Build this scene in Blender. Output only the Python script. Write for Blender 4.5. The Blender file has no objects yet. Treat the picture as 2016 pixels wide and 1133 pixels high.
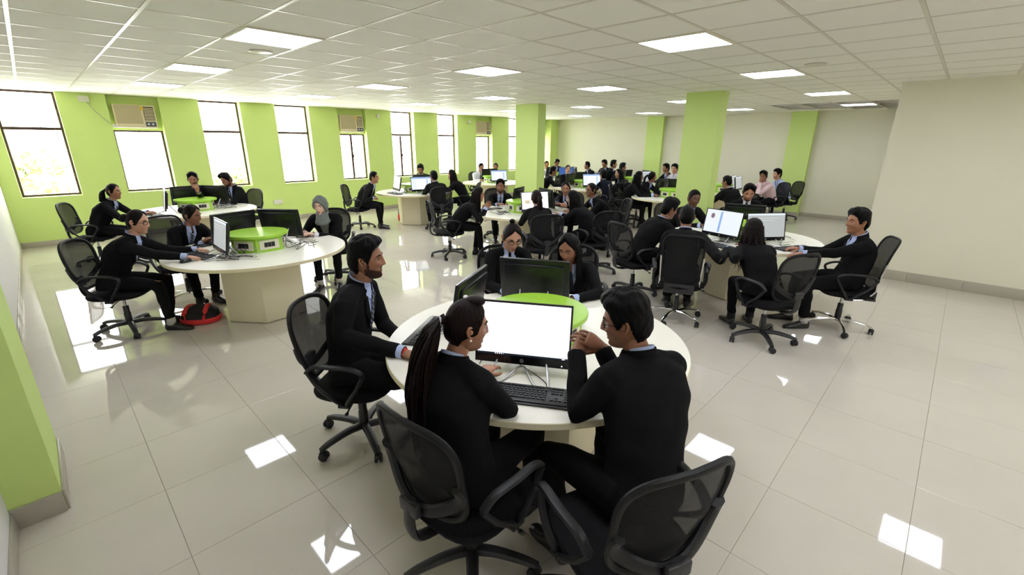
import bpy, bmesh, math, random
import numpy as np
from mathutils import Vector, Matrix, noise
from mathutils.bvhtree import BVHTree

random.seed(7)
rng = np.random.default_rng(7)
scene = bpy.context.scene
COL = scene.collection
R = math.radians

# ------------------------------------------------------------------ camera
CAM_H = 1.8634
FPX, PITCH, YAW, ROLL = 887.48, 0.3131, 0.8015, 0.0066
_cy, _sy, _cp, _sp = math.cos(YAW), math.sin(YAW), math.cos(PITCH), math.sin(PITCH)
_F = Vector((_sy * _cp, _cy * _cp, -_sp))
_Rt = Vector((_cy, -_sy, 0))
_Up = _Rt.cross(_F)
_R2 = _Rt * math.cos(ROLL) + _Up * math.sin(ROLL)
_U2 = -_Rt * math.sin(ROLL) + _Up * math.cos(ROLL)
cam_data = bpy.data.cameras.new('camera')
cam_data.sensor_width = 36
cam_data.lens = FPX / 2016 * 36
cam_data.clip_start = 0.05
cam_data.clip_end = 300
cam = bpy.data.objects.new('camera', cam_data)
COL.objects.link(cam)
M = Matrix.Identity(4)
for i in range(3):
    M[i][0], M[i][1], M[i][2] = _R2[i], _U2[i], -_F[i]
M[2][3] = CAM_H
cam.matrix_world = M
scene.camera = cam

# ------------------------------------------------------------------ world, exposure
world = bpy.data.worlds.new('overcast_sky')
scene.world = world
world.use_nodes = True
wn = world.node_tree.nodes
wn['Background'].inputs[0].default_value = (1.0, 0.975, 0.965, 1)
wn['Background'].inputs[1].default_value = 13.0
PANEL_STRENGTH = 14.5
scene.view_settings.view_transform = 'Standard'
scene.view_settings.look = 'None'
scene.view_settings.exposure = 0.27
scene.view_settings.gamma = 1.0
scene.view_settings.use_curve_mapping = False
scene.cycles.use_denoising = True
scene.cycles.max_bounces = 7
scene.cycles.diffuse_bounces = 5
scene.cycles.glossy_bounces = 3
scene.cycles.use_adaptive_sampling = True
scene.cycles.adaptive_threshold = 0.08
scene.cycles.adaptive_min_samples = 20
scene.cycles.transparent_max_bounces = 10
scene.cycles.sample_clamp_indirect = 6.0
scene.cycles.caustics_reflective = False
scene.cycles.caustics_refractive = False

def at_pixel(x, y, z):
    """point of the photograph's pixel at height z"""
    d = _F + _R2 * ((x - 1008) / FPX) - _U2 * ((y - 566.5) / FPX)
    t = (z - CAM_H) / d.z
    return Vector((0, 0, CAM_H)) + d * t

# ------------------------------------------------------------------ materials
MAT = {}
def srgb(r, g, b):
    def c(v):
        v /= 255.0
        return v / 12.92 if v <= 0.04045 else ((v + 0.055) / 1.055) ** 2.4
    return (c(r), c(g), c(b), 1.0)

def mat(name, col, rough=0.5, metal=0.0, spec=0.5, var=0.0, vscale=8.0, bump=0.0, bscale=60.0, emit=0.0, stretch=None, sheen=0.0, aniso=0.0):
    m = bpy.data.materials.new(name)
    m.use_nodes = True
    nt = m.node_tree
    b = nt.nodes['Principled BSDF']
    if len(col) == 3:
        col = (*col, 1)
    b.inputs['Base Color'].default_value = col
    b.inputs['Roughness'].default_value = rough
    b.inputs['Metallic'].default_value = metal
    b.inputs['Specular IOR Level'].default_value = spec
    if sheen:
        b.inputs['Sheen Weight'].default_value = sheen
    if aniso:
        b.inputs['Anisotropic'].default_value = aniso
    if emit:
        b.inputs['Emission Color'].default_value = col
        b.inputs['Emission Strength'].default_value = emit
    if var or bump:
        tc = nt.nodes.new('ShaderNodeTexCoord')
        mp = nt.nodes.new('ShaderNodeMapping')
        nt.links.new(tc.outputs['Object'], mp.inputs[0])
        if stretch:
            mp.inputs['Scale'].default_value = stretch
    if var:
        n = nt.nodes.new('ShaderNodeTexNoise')
        n.inputs['Scale'].default_value = vscale
        n.inputs['Detail'].default_value = 4
        nt.links.new(mp.outputs[0], n.inputs['Vector'])
        mx = nt.nodes.new('ShaderNodeMix')
        mx.data_type = 'RGBA'
        mx.inputs[6].default_value = tuple(min(1, c * (1 - var)) for c in col[:3]) + (1,)
        mx.inputs[7].default_value = tuple(min(1, c * (1 + var)) for c in col[:3]) + (1,)
        nt.links.new(n.outputs['Fac'], mx.inputs[0])
        nt.links.new(mx.outputs[2], b.inputs['Base Color'])
    if bump:
        n2 = nt.nodes.new('ShaderNodeTexNoise')
        n2.inputs['Scale'].default_value = bscale
        n2.inputs['Detail'].default_value = 3
        nt.links.new(mp.outputs[0], n2.inputs['Vector'])
        bp = nt.nodes.new('ShaderNodeBump')
        bp.inputs['Strength'].default_value = bump
        bp.inputs['Distance'].default_value = 0.01
        nt.links.new(n2.outputs['Fac'], bp.inputs['Height'])
        nt.links.new(bp.outputs[0], b.inputs['Normal'])
    MAT[name] = m
    return m

def emis(name, col, strength):
    m = bpy.data.materials.new(name)
    m.use_nodes = True
    nt = m.node_tree
    b = nt.nodes['Principled BSDF']
    b.inputs['Base Color'].default_value = (0.02, 0.02, 0.02, 1)
    b.inputs['Roughness'].default_value = 0.4
    b.inputs['Emission Color'].default_value = (*col[:3], 1)
    b.inputs['Emission Strength'].default_value = strength
    MAT[name] = m
    return m

def see_through(name, col, keep, rough=0.8):
    """open weave: part of the light passes between the threads"""
    m = mat(name, col, rough, spec=0.3)
    nt = m.node_tree
    out = nt.nodes['Material Output']
    b = nt.nodes['Principled BSDF']
    t = nt.nodes.new('ShaderNodeBsdfTransparent')
    mx = nt.nodes.new('ShaderNodeMixShader')
    mx.inputs[0].default_value = keep
    nt.links.new(t.outputs[0], mx.inputs[1])
    nt.links.new(b.outputs[0], mx.inputs[2])
    nt.links.new(mx.outputs[0], out.inputs[0])
    return m

mat('wall_green', srgb(200, 222, 132), 0.6, var=0.03, vscale=2, bump=0.02, bscale=120)
mat('wall_cream', srgb(224, 221, 200), 0.6, var=0.03, vscale=2, bump=0.02, bscale=120)
mat('wall_white', srgb(226, 224, 222), 0.6, var=0.02, vscale=2, bump=0.02, bscale=120)
mat('floor_tile', srgb(202, 196, 184), 0.035, spec=0.55, var=0.05, vscale=3.0)
mat('grout', srgb(164, 157, 142), 0.9)
mat('skirting', srgb(172, 166, 152), 0.35, var=0.08, vscale=6)
mat('ceiling_tile', srgb(240, 238, 228), 0.85, var=0.02, vscale=3, bump=0.08, bscale=160)
mat('ceiling_bar', srgb(214, 208, 194), 0.35, spec=0.6)
mat('slab', srgb(44, 46, 42), 0.9, var=0.2, vscale=2)  # very dark: the shade of the ceiling void is put into this colour
mat('duct_metal', srgb(150, 150, 142), 0.45, metal=0.6)
mat('window_frame', srgb(64, 40, 30), 0.5, var=0.1)
mat('laminate', srgb(244, 241, 228), 0.28, spec=0.5, var=0.02, vscale=4)
mat('laminate_edge', srgb(226, 216, 184), 0.4)
mat('board_cream', srgb(228, 219, 190), 0.4, var=0.03, vscale=5)
mat('green_paint', srgb(160, 208, 66), 0.32, var=0.02)
mat('socket_white', srgb(232, 226, 208), 0.4)
mat('black_plastic', (0.012, 0.012, 0.013), 0.35, var=0.1, vscale=20)
mat('dark_plastic', (0.011, 0.011, 0.012), 0.45, spec=0.35, bump=0.05, bscale=300)
mat('grey_plastic', (0.022, 0.022, 0.024), 0.42)
mat('key_black', (0.018, 0.02, 0.024), 0.45)
mat('monitor_black', (0.008, 0.0085, 0.009), 0.28, bump=0.02, bscale=400)
mat('bezel_black', (0.006, 0.006, 0.007), 0.2)
mat('chrome', (0.75, 0.75, 0.76), 0.12, metal=1.0)
mat('silver', (0.62, 0.62, 0.63), 0.3, metal=0.9)
mat('logo_grey', (0.6, 0.62, 0.64), 0.3)
mat('seat_fabric', (0.007, 0.007, 0.008), 0.9, bump=0.3, bscale=500, spec=0.2)
see_through('chair_mesh', (0.009, 0.009, 0.010), 0.90)
mat('frame_black', (0.006, 0.006, 0.0065), 0.5, spec=0.3)
mat('rubber', (0.02, 0.02, 0.021), 0.7)
mat('ac_cream', srgb(226, 214, 180), 0.5)
mat('ac_grille', srgb(178, 166, 134), 0.6)
mat('ac_dark', srgb(58, 50, 38), 0.6)
mat('ac_panel', srgb(60, 74, 92), 0.4)
mat('sticker', srgb(214, 176, 40), 0.5)
mat('switch_white', srgb(222, 222, 210), 0.4)
mat('switch_blue', srgb(186, 198, 208), 0.3)
mat('cable_black', (0.012, 0.012, 0.012), 0.5)
mat('cable_grey', srgb(180, 178, 170), 0.5)
mat('suit', (0.0050, 0.0050, 0.0056), 0.9, var=0.2, vscale=30, bump=0.2, bscale=260, spec=0.16)
mat('suit_b', (0.0085, 0.008, 0.008), 0.9, var=0.2, vscale=30, bump=0.2, bscale=260, spec=0.2)
mat('suit_navy', (0.0045, 0.0065, 0.014), 0.9, var=0.2, vscale=30, bump=0.2, bscale=260, spec=0.16)
mat('shirt_blue', srgb(172, 186, 224), 0.8, bump=0.1, bscale=200)
mat('shirt_white', srgb(214, 214, 226), 0.8, bump=0.1, bscale=200)
mat('shirt_pink', srgb(222, 192, 198), 0.8, bump=0.1, bscale=200)
mat('tie_navy', srgb(28, 32, 58), 0.5)
mat('hijab_grey', srgb(112, 118, 112), 0.85, bump=0.25, bscale=40, stretch=(1, 1, 0.3))
mat('shoe_black', (0.010, 0.010, 0.010), 0.3)
mat('sock_white', srgb(186, 182, 176), 0.8)
mat('sock_black', (0.012, 0.012, 0.014), 0.9)
mat('eye_white', srgb(168, 158, 150), 0.25)
mat('eye_dark', (0.010, 0.006, 0.004), 0.15)
mat('lip_brown', srgb(128, 66, 54), 0.5)
mat('lip_pink', srgb(158, 78, 72), 0.45)
mat('glasses_black', (0.01, 0.01, 0.01), 0.25)
mat('band_red', srgb(190, 40, 30), 0.6)
mat('clip_clear', srgb(196, 186, 196), 0.15, spec=0.8)
mat('pearl', srgb(226, 220, 206), 0.2)
mat('bag_black', (0.014, 0.013, 0.013), 0.8, bump=0.2, bscale=200)
mat('bag_red', srgb(214, 48, 48), 0.7, bump=0.15, bscale=200)
mat('bag_orange', srgb(160, 92, 40), 0.7)
mat('bag_blue', srgb(40, 84, 168), 0.6)
mat('leaf', srgb(150, 162, 96), 0.7, var=0.35, vscale=1.5)
mat('bark', srgb(96, 78, 60), 0.9, var=0.2)
for nm, c in (('skin_a', (166, 116, 88)), ('skin_b', (142, 96, 70)), ('skin_c', (192, 144, 118)), ('skin_d', (226, 186, 164)), ('skin_e', (104, 68, 52))):
    m_ = mat(nm, srgb(*c), 0.48, var=0.08, vscale=22, bump=0.04, bscale=500)
mat('hair_black', (0.0018, 0.0016, 0.0016), 0.46, spec=0.12, bump=0.4, bscale=60, stretch=(3, 3, 0.35), var=0.3, vscale=40)
mat('hair_brown', (0.0062, 0.0036, 0.003), 0.46, spec=0.13, bump=0.5, bscale=60, stretch=(3, 3, 0.35), var=0.4, vscale=40)
mat('hair_red', (0.0075, 0.003, 0.0023), 0.46, spec=0.13, bump=0.5, bscale=60, stretch=(3, 3, 0.35), var=0.5, vscale=30)
mat('beard', srgb(66, 46, 36), 0.8, spec=0.2, bump=0.4, bscale=300)
mat('screen_off', (0.006, 0.006, 0.007), 0.5, spec=0.2)
emis('panel_light', (0.93, 0.955, 1.05), PANEL_STRENGTH)
emis('screen_white', (0.96, 0.98, 1.0), 1.25)
emis('screen_pale', (0.74, 0.80, 0.88), 0.95)
emis('screen_grey', (0.55, 0.58, 0.58), 0.7)
emis('screen_blue', (0.30, 0.47, 0.80), 0.8)
emis('screen_deep', (0.03, 0.12, 0.42), 0.7)
emis('screen_dark', (0.02, 0.03, 0.06), 0.3)
emis('screen_line', (0.78, 0.82, 0.86), 0.9)
emis('screen_pie', (0.35, 0.22, 0.30), 0.5)
emis('screen_tan', (0.75, 0.62, 0.40), 0.8)
emis('indicator', (1, 1, 1), 3.0)

# striped tie
def stripe_mat(name, a, b, scale):
    m = mat(name, a, 0.5)
    nt = m.node_tree
    tc = nt.nodes.new('ShaderNodeTexCoord')
    mp = nt.nodes.new('ShaderNodeMapping')
    mp.inputs['Rotation'].default_value = (0.5, 0.6, 0.3)
    w = nt.nodes.new('ShaderNodeTexWave')
    w.inputs['Scale'].default_value = scale
    cr = nt.nodes.new('ShaderNodeValToRGB')
    cr.color_ramp.elements[0].position = 0.70
    cr.color_ramp.elements[1].position = 0.80
    cr.color_ramp.elements[0].color = a
    cr.color_ramp.elements[1].color = b
    nt.links.new(tc.outputs['Object'], mp.inputs[0])
    nt.links.new(mp.outputs[0], w.inputs['Vector'])
    nt.links.new(w.outputs['Fac'], cr.inputs[0])
    nt.links.new(cr.outputs[0], nt.nodes['Principled BSDF'].inputs['Base Color'])
stripe_mat('tie_striped', srgb(22, 26, 44), srgb(130, 136, 160), 13)

def pane_mat():
    m = bpy.data.materials.new('window_glass')
    m.use_nodes = True
    nt = m.node_tree
    nt.nodes.remove(nt.nodes['Principled BSDF'])
    out = nt.nodes['Material Output']
    t = nt.nodes.new('ShaderNodeBsdfTransparent')
    t.inputs[0].default_value = (0.96, 0.98, 0.97, 1)
    g = nt.nodes.new('ShaderNodeBsdfGlossy')
    g.inputs['Roughness'].default_value = 0.02
    fr = nt.nodes.new('ShaderNodeFresnel')
    fr.inputs[0].default_value = 1.45
    geo = nt.nodes.new('ShaderNodeNewGeometry')
    inv = nt.nodes.new('ShaderNodeMath'); inv.operation = 'SUBTRACT'; inv.inputs[0].default_value = 1.0
    mul = nt.nodes.new('ShaderNodeMath'); mul.operation = 'MULTIPLY'
    nt.links.new(geo.outputs['Backfacing'], inv.inputs[1])
    nt.links.new(inv.outputs[0], mul.inputs[0])
    nt.links.new(fr.outputs[0], mul.inputs[1])
    mx = nt.nodes.new('ShaderNodeMixShader')
    nt.links.new(mul.outputs[0], mx.inputs[0])
    nt.links.new(t.outputs[0], mx.inputs[1])
    nt.links.new(g.outputs[0], mx.inputs[2])
    nt.links.new(mx.outputs[0], out.inputs[0])
    MAT['window_glass'] = m
pane_mat()

# ------------------------------------------------------------------ mesh helpers
def unit(v):
    v = np.asarray(v, float)
    return v / (np.linalg.norm(v) + 1e-12)

class MB:
    def __init__(s):
        s.v = []; s.f = []; s.mi = []; s.n = 0; s.cur = 0
    def add(s, V, F, mi=None):
        V = np.asarray(V, float).reshape(-1, 3)
        s.v.append(V)
        o = s.n
        for f in F:
            s.f.append([i + o for i in f])
            s.mi.append(s.cur if mi is None else mi)
        s.n += len(V)
        return s
    def box(s, c, d, rot=None, mi=None):
        x, y, z = d[0] / 2, d[1] / 2, d[2] / 2
        V = np.array([(-x, -y, -z), (x, -y, -z), (x, y, -z), (-x, y, -z), (-x, -y, z), (x, -y, z), (x, y, z), (-x, y, z)])
        if rot is not None:
            V = V @ np.array(rot).T
        return s.add(V + np.array(c), [(0, 3, 2, 1), (4, 5, 6, 7), (0, 1, 5, 4), (1, 2, 6, 5), (2, 3, 7, 6), (3, 0, 4, 7)], mi)
    def cbox(s, c, d, b=0.004, rot=None, mi=None):
        """box with chamfered edges"""
        bm = bmesh.new()
        bmesh.ops.create_cube(bm, size=1)
        for v in bm.verts:
            v.co = Vector((v.co.x * d[0], v.co.y * d[1], v.co.z * d[2]))
        bmesh.ops.bevel(bm, geom=bm.edges[:], offset=min(b, min(d) * 0.45), segments=2, affect='EDGES', profile=0.5)
        bm.verts.ensure_lookup_table()
        V = np.array([v.co[:] for v in bm.verts])
        F = [[v.index for v in f.verts] for f in bm.faces]
        bm.free()
        if rot is not None:
            V = V @ np.array(rot).T
        return s.add(V + np.array(c), F, mi)
    def rings(s, rings, cap=True, closed=False, mi=None):
        """loft equal-sized closed rings"""
        n = len(rings[0])
        V = np.concatenate([np.asarray(r, float) for r in rings])
        F = []
        m = len(rings)
        for i in range(m if closed else m - 1):
            a, b = i * n, ((i + 1) % m) * n
            for j in range(n):
                k = (j + 1) % n
                F.append((a + j, a + k, b + k, b + j))
        if cap and not closed:
            F.append(tuple(range(n - 1, -1, -1)))
            F.append(tuple((m - 1) * n + j for j in range(n)))
        return s.add(V, F, mi)
    def tube(s, pts, r, n=8, cap=True, flat=1.0, side=None, closed=False, mi=None, round_end=False):
        P = np.asarray(pts, float)
        m = len(P)
        rr = np.broadcast_to(np.asarray(r, float), (m,)) if np.ndim(r) < 2 else np.asarray(r, float)
        if round_end:
            d0 = unit(P[0] - P[1]); d1 = unit(P[-1] - P[-2])
            r0 = rr[0]; r1 = rr[-1]
            P = np.concatenate([[P[0] + d0 * r0 * .95, P[0] + d0 * r0 * 0.7], P, [P[-1] + d1 * r1 * 0.7, P[-1] + d1 * r1 * .95]])
            rr = np.concatenate([[r0 * .25, r0 * 0.72], rr, [r1 * 0.72, r1 * .25]])
            m = len(P)
        T = np.zeros((m, 3))
        if closed:
            T = np.roll(P, -1, 0) - np.roll(P, 1, 0)
        else:
            T[1:-1] = P[2:] - P[:-2]; T[0] = P[1] - P[0]; T[-1] = P[-1] - P[-2]
        T /= np.linalg.norm(T, axis=1)[:, None] + 1e-12
        ref = np.array(side, float) if side is not None else (np.array([0, 0, 1.0]) if abs(T[0][2]) < 0.9 else np.array([1.0, 0, 0]))
        A = unit(ref - T[0] * (ref @ T[0]))
        an = np.arange(n) / n * 2 * np.pi
        ca, sa = np.cos(an)[:, None], np.sin(an)[:, None]
        rings = []
        for i in range(m):
            if side is not None:
                A2 = ref - T[i] * (ref @ T[i])
                if np.linalg.norm(A2) > 0.05:
                    A = unit(A2)
            else:
                A = unit(A - T[i] * (A @ T[i]))
            B = np.cross(T[i], A)
            ra = rr[i] if np.ndim(rr[i]) == 0 else rr[i][0]
            rb = rr[i] * flat if np.ndim(rr[i]) == 0 else rr[i][1]
            rings.append(P[i] + ca * A * ra + sa * B * rb)
        return s.rings(rings, cap, closed, mi)
    def ball(s, c, r, nu=12, nv=8, rot=None, mi=None):
        r = np.broadcast_to(np.asarray(r, float), (3,))
        V = [(0, 0, -1)]
        for i in range(1, nv):
            t = np.pi * i / nv
            for j in range(nu):
                p = 2 * np.pi * j / nu
                V.append((np.sin(t) * np.cos(p), np.sin(t) * np.sin(p), -np.cos(t)))
        V.append((0, 0, 1))
        V = np.array(V) * r
        if rot is not None:
            V = V @ np.array(rot).T
        F = []
        for j in range(nu):
            k = (j + 1) % nu
            F.append((0, 1 + k, 1 + j))
            for i in range(nv - 2):
                a, b = 1 + i * nu, 1 + (i + 1) * nu
                F.append((a + j, a + k, b + k, b + j))
            F.append((1 + (nv - 2) * nu + j, 1 + (nv - 2) * nu + k, len(V) - 1))
        return s.add(V + np.array(c), F, mi)
    def lathe(s, prof, n=20, c=(0, 0, 0), mi=None):
        an = np.arange(n) / n * 2 * np.pi
        return s.rings([np.stack([c[0] + r * np.cos(an), c[1] + r * np.sin(an), np.full(n, c[2] + z)], 1) for r, z in prof], True, False, mi)
    def prism(s, poly, z0, z1, mi=None):
        return s.rings([[(x, y, z0) for x, y in poly], [(x, y, z1) for x, y in poly]], True, False, mi)
    def grid(s, G, mi=None, two=False):
        """G: rows x cols x 3"""
        G = np.asarray(G, float)
        a, b = G.shape[:2]
        F = []
        for i in range(a - 1):
            for j in range(b - 1):
                q = i * b + j
                F.append((q, q + 1, q + b + 1, q + b))
        return s.add(G.reshape(-1, 3), F, mi)
    def mesh(s, name, mats, smooth=True, angle=40):
        me = bpy.data.meshes.new(name)
        V = np.concatenate(s.v) if s.v else np.zeros((0, 3))
        me.from_pydata(V.tolist(), [], s.f)
        for m in (mats if isinstance(mats, (list, tuple)) else [mats]):
            me.materials.append(MAT[m])
        if max(s.mi, default=0):
            me.polygons.foreach_set('material_index', s.mi)
        if smooth:
            me.polygons.foreach_set('use_smooth', [True] * len(me.polygons))
            if angle:
                me.set_sharp_from_angle(angle=R(angle))
        me.update()
        return me
    def build(s, name, mats, parent=None, smooth=True, angle=40, loc=None, rz=None):
        return link(name, s.mesh(name, mats, smooth, angle), parent, loc, rz)

def link(name, me, parent=None, loc=None, rz=None):
    o = bpy.data.objects.new(name, me)
    COL.objects.link(o)
    if parent is not None:
        o.parent = parent
    if loc is not None:
        o.location = loc
    if rz is not None:
        o.rotation_euler = (0, 0, rz)
    return o

def tag(o, label, cat, group=None, kind=None):
    o['label'] = label
    if cat:
        o['category'] = cat
    if group:
        o['group'] = group
    if kind:
        o['kind'] = kind
    return o

def empty(name, loc, rz=0.0):
    o = bpy.data.objects.new(name, None)
    o.empty_display_size = 0.1
    COL.objects.link(o)
    o.location = loc
    o.rotation_euler = (0, 0, rz)
    return o

def copy_tree(o, parent=None, children=None):
    c = o.copy()
    COL.objects.link(c)
    c.parent = parent
    for ch in list(o.children):
        copy_tree(ch, c)
    return c

def struct(o):
    o['kind'] = 'structure'
    return o

def bez(p, n):
    """Catmull-Rom through the points"""
    P = np.asarray(p, float)
    P = np.concatenate([[2 * P[0] - P[1]], P, [2 * P[-1] - P[-2]]])
    out = []
    m = len(P) - 3
    for i in range(m):
        p0, p1, p2, p3 = P[i:i + 4]
        k = n if i < m - 1 else n + 1
        for t in np.arange(k) / n:
            out.append(0.5 * ((2 * p1) + (-p0 + p2) * t + (2 * p0 - 5 * p1 + 4 * p2 - p3) * t * t + (-p0 + 3 * p1 - 3 * p2 + p3) * t ** 3))
    return np.array(out)

# ------------------------------------------------------------------ the room
H = 2.65
X0, XB = -0.45, 14.2        # left wall, back wall
YW, YN = 11.65, -3.2        # window wall, wall behind the viewer
XP, YP = 8.31, 0.83         # projecting wall
PIT = 0.6
FX, FY = 0.125, 0.40        # floor joint phase

def wall(name, boxes, m):
    b = MB()
    for c, d in boxes:
        b.box(c, d)
    return struct(b.build(name, m, smooth=False))

# floor: grout bed, 300 nearest tiles as parts, the rest joined
fl = struct(MB().box(((X0 + XB) / 2, (YW + YN) / 2, -0.053), (XB - X0 + .6, YW - YN + .6, 0.10)).build('floor', 'grout', smooth=False))
GAP = 0.0020
tile_b = MB()
hw = PIT / 2 - GAP / 2
tile_b.rings([[(sx * (hw), sy * (hw), -0.004) for sx, sy in ((-1, -1), (1, -1), (1, 1), (-1, 1))],
              [(sx * (hw), sy * (hw), -0.0008) for sx, sy in ((-1, -1), (1, -1), (1, 1), (-1, 1))],
              [(sx * (hw - .0008), sy * (hw - .0008), 0) for sx, sy in ((-1, -1), (1, -1), (1, 1), (-1, 1))]])
tile_me = tile_b.mesh('tile', 'floor_tile', smooth=False)
cells = []
for i in range(-2, 25):
    for j in range(-7, 20):
        cx, cyy = FX + PIT * (i + .5), FY + PIT * (j + .5)
        if cx - .3 < X0 - .25 or cx + .3 > XB + .55 or cyy - .3 < YN - .55 or cyy + .3 > YW + .55:
            continue
        if cx - .3 > XP and cyy + .3 < YP:
            continue
        d = Vector((cx, cyy, 0)) - Vector((0, 0, CAM_H))
        z = d.dot(_F)
        vis = z > 0.3 and abs(d.dot(_R2) / z) < 1.25 and abs(d.dot(_U2) / z) < 0.75
        cells.append((0 if vis else 1, d.length, cx, cyy))
cells.sort()
rest = MB()
for k, (v, d, cx, cyy) in enumerate(cells):
    if k < 300:
        o = link('tile', tile_me, fl, (cx, cyy, 0))
    else:
        rest.add([(cx + sx * hw, cyy + sy * hw, 0) for sx, sy in ((-1, -1), (1, -1), (1, 1), (-1, 1))], [(0, 1, 2, 3)])
ro = rest.build('tile_field', 'floor_tile', fl, smooth=False)
ro['kind'] = 'stuff'

# walls
WT = 0.25
WINX = [(-0.24, 0.54), (1.21, 2.0), (2.67, 3.44), (4.16, 4.94), (5.66, 6.42), (7.18, 7.93), (8.77, 9.53), (10.30, 11.03), (11.83, 12.6), (13.2, 13.97)]
AC = {1, 4, 7, 9}
SILL, TRAN = 0.87, 2.03
segs = []
prev = X0 - .25
for a, b in WINX:
    segs.append((((prev + a) / 2, YW + WT / 2, H / 2), (a - prev, WT, H)))
    segs.append((((a + b) / 2, YW + WT / 2, SILL / 2), (b - a, WT, SILL)))
    prev = b
segs.append((((prev + XB + .2) / 2, YW + WT / 2, H / 2), (XB + .2 - prev, WT, H)))
wall('wall_windows', segs, 'wall_green')
wall('wall_left', [((X0 - .125, (YN + YW) / 2, H / 2), (.25, YW - YN, H))], 'wall_white')
wall('wall_back', [((XB + .1, (YW + YP) / 2, H / 2), (.2, YW - YP, H + .5))], 'wall_cream')
wall('wall_projecting', [((XP + (XB - XP) / 2 + .1, (YP + YN) / 2, H / 2), (XB - XP + .2, YP - YN, H + .5))], 'wall_cream')
wall('wall_near', [(((X0 + XP) / 2, YN - .1, H / 2), (XP - X0 + .5, .2, H))], 'wall_cream')
# pilasters and columns
def pillar(name, x0, x1, y0, y1):
    o = MB().box(((x0 + x1) / 2, (y0 + y1) / 2, H / 2), (x1 - x0, y1 - y0, H)).build(name, 'wall_green', smooth=False)
    return struct(o)
c1 = pillar('column', 7.80, 8.08, 2.98, 3.56)
tag(c1, 'free-standing lime green column right of the middle of the hall', None)
c2 = pillar('column', 7.86, 8.12, 6.86, 7.53)
tag(c2, 'free-standing lime green column near the window side of the hall', None)
p1 = pillar('pilaster', XB - .14, XB, 7.06, 7.62)
p2 = pillar('pilaster', XB - .14, XB, 2.95, 3.52)
p3 = pillar('pilaster', X0, -0.26, 3.0, 3.62)
p4 = pillar('pilaster', XB - .45, XB, YW - .3, YW)
tag(p1, 'green pilaster in the middle of the cream back wall', None)
tag(p2, 'green pilaster at the right end of the back wall', None)
tag(p3, 'green pilaster standing out from the left wall, cut by the picture edge', None)
tag(p4, 'green pilaster in the corner of window wall and back wall', None)
# skirting tiles
def skirt(name, a, b, nrm, h=.10, t=.012):
    """run of skirting slabs from a to b on the floor, standing off along nrm"""
    a, b, nrm = np.array(a, float), np.array(b, float), np.array(nrm, float)
    L = np.linalg.norm(b - a)
    e = (b - a) / L
    root = struct(empty(name, (a[0], a[1], 0)))
    n = max(1, round(L / .6))
    w = L / n
    me = MB().cbox((0, 0, 0), (w - .002, t, h), .002).mesh('slab', 'skirting')
    for k in range(n):
        c = a + e * (k + .5) * w + nrm * t / 2 - a
        o = link('slab', me, root, (c[0], c[1], h / 2))
        o.rotation_euler = (0, 0, math.atan2(e[1], e[0]))
    return root
skirt('baseboard_windows', (X0, YW), (XB, YW), (0, -1))
skirt('baseboard_back', (XB, YW), (XB, YP), (-1, 0))
skirt('baseboard_right', (XP, YP), (XP, YN), (-1, 0), .14)
skirt('baseboard_left', (X0, 3.63), (X0, YW), (1, 0))
skirt('baseboard_near', (X0, YN), (X0, 3.0), (1, 0))
skirt('trim_1', (X0 + .0, 3.0), (-0.26, 3.0), (0, -1), .12)
skirt('trim_2', (-0.26, 3.0), (-0.26, 3.62), (1, 0), .12)
skirt('trim_3', (XB - .14, 3.52), (XB - .14, 2.95), (-1, 0))
skirt('trim_4', (7.80, 3.56), (7.80, 2.98), (-1, 0))
skirt('trim_5', (7.80, 2.98), (8.08, 2.98), (0, -1))
skirt('trim_6', (7.86, 7.53), (7.86, 6.86), (-1, 0))

# ceiling: slab far above, T-bar grid, tiles, light panels
CP = 0.596
CX, CY = 1.59, 1.876
LX = [0, 4, 8, 13, 18]
LY = [-8, -4, 0, 4, 8, 12]
lights = {(i, j) for i in LX for j in LY if not (CX + i * CP > XP and CY + j * CP < YP)}
hole = set()
for i in range(17, 22):
    for j in range(-2, 3):
        hole.add((i, j))
hole -= {(20, 2), (21, 2), (20, 1), (21, 1), (21, 0)}
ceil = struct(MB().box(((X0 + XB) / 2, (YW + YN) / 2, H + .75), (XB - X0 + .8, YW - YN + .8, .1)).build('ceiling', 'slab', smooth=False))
i0, i1 = math.floor((X0 - .3 - CX) / CP), math.ceil((XB + .3 - CX) / CP)
j0, j1 = math.floor((YN - .3 - CY) / CP), math.ceil((YW - CY) / CP)
YC = YW + .0
th = CP / 2 - .011
ct = MB()
q4 = ((-1, -1), (1, -1), (1, 1), (-1, 1))
ct.rings([[(sx * th, sy * th, .012) for sx, sy in q4], [(sx * th, sy * th, .004) for sx, sy in q4], [(sx * (th - .004), sy * (th - .004), 0.0) for sx, sy in q4]])
ct_me = ct.mesh('ceiling_tile', 'ceiling_tile', smooth=False)
cc = []
for i in range(i0, i1 + 1):
    for j in range(j0, j1 + 1):
        x, y = CX + i * CP, CY + j * CP
        if x + th < X0 or x - th > XB or y + th < YN or y - th > YC or (i, j) in lights or (i, j) in hole:
            continue
        if x - th > XP and y + th < YP:
            continue
        d = Vector((x, y, H)) - Vector((0, 0, CAM_H))
        z = d.dot(_F)
        vis = z > .2 and abs(d.dot(_R2) / z) < 1.35 and abs(d.dot(_U2) / z) < 0.78
        cc.append((0 if vis else 1, d.length, x, y))
cc.sort()
rest = MB()
def clipped(x, y):
    xa, xb = max(x - th, X0 - .05), min(x + th, XB + .1)
    ya, yb = max(y - th, YN - .05), min(y + th, YC + .02)
    return xa, xb, ya, yb
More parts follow.
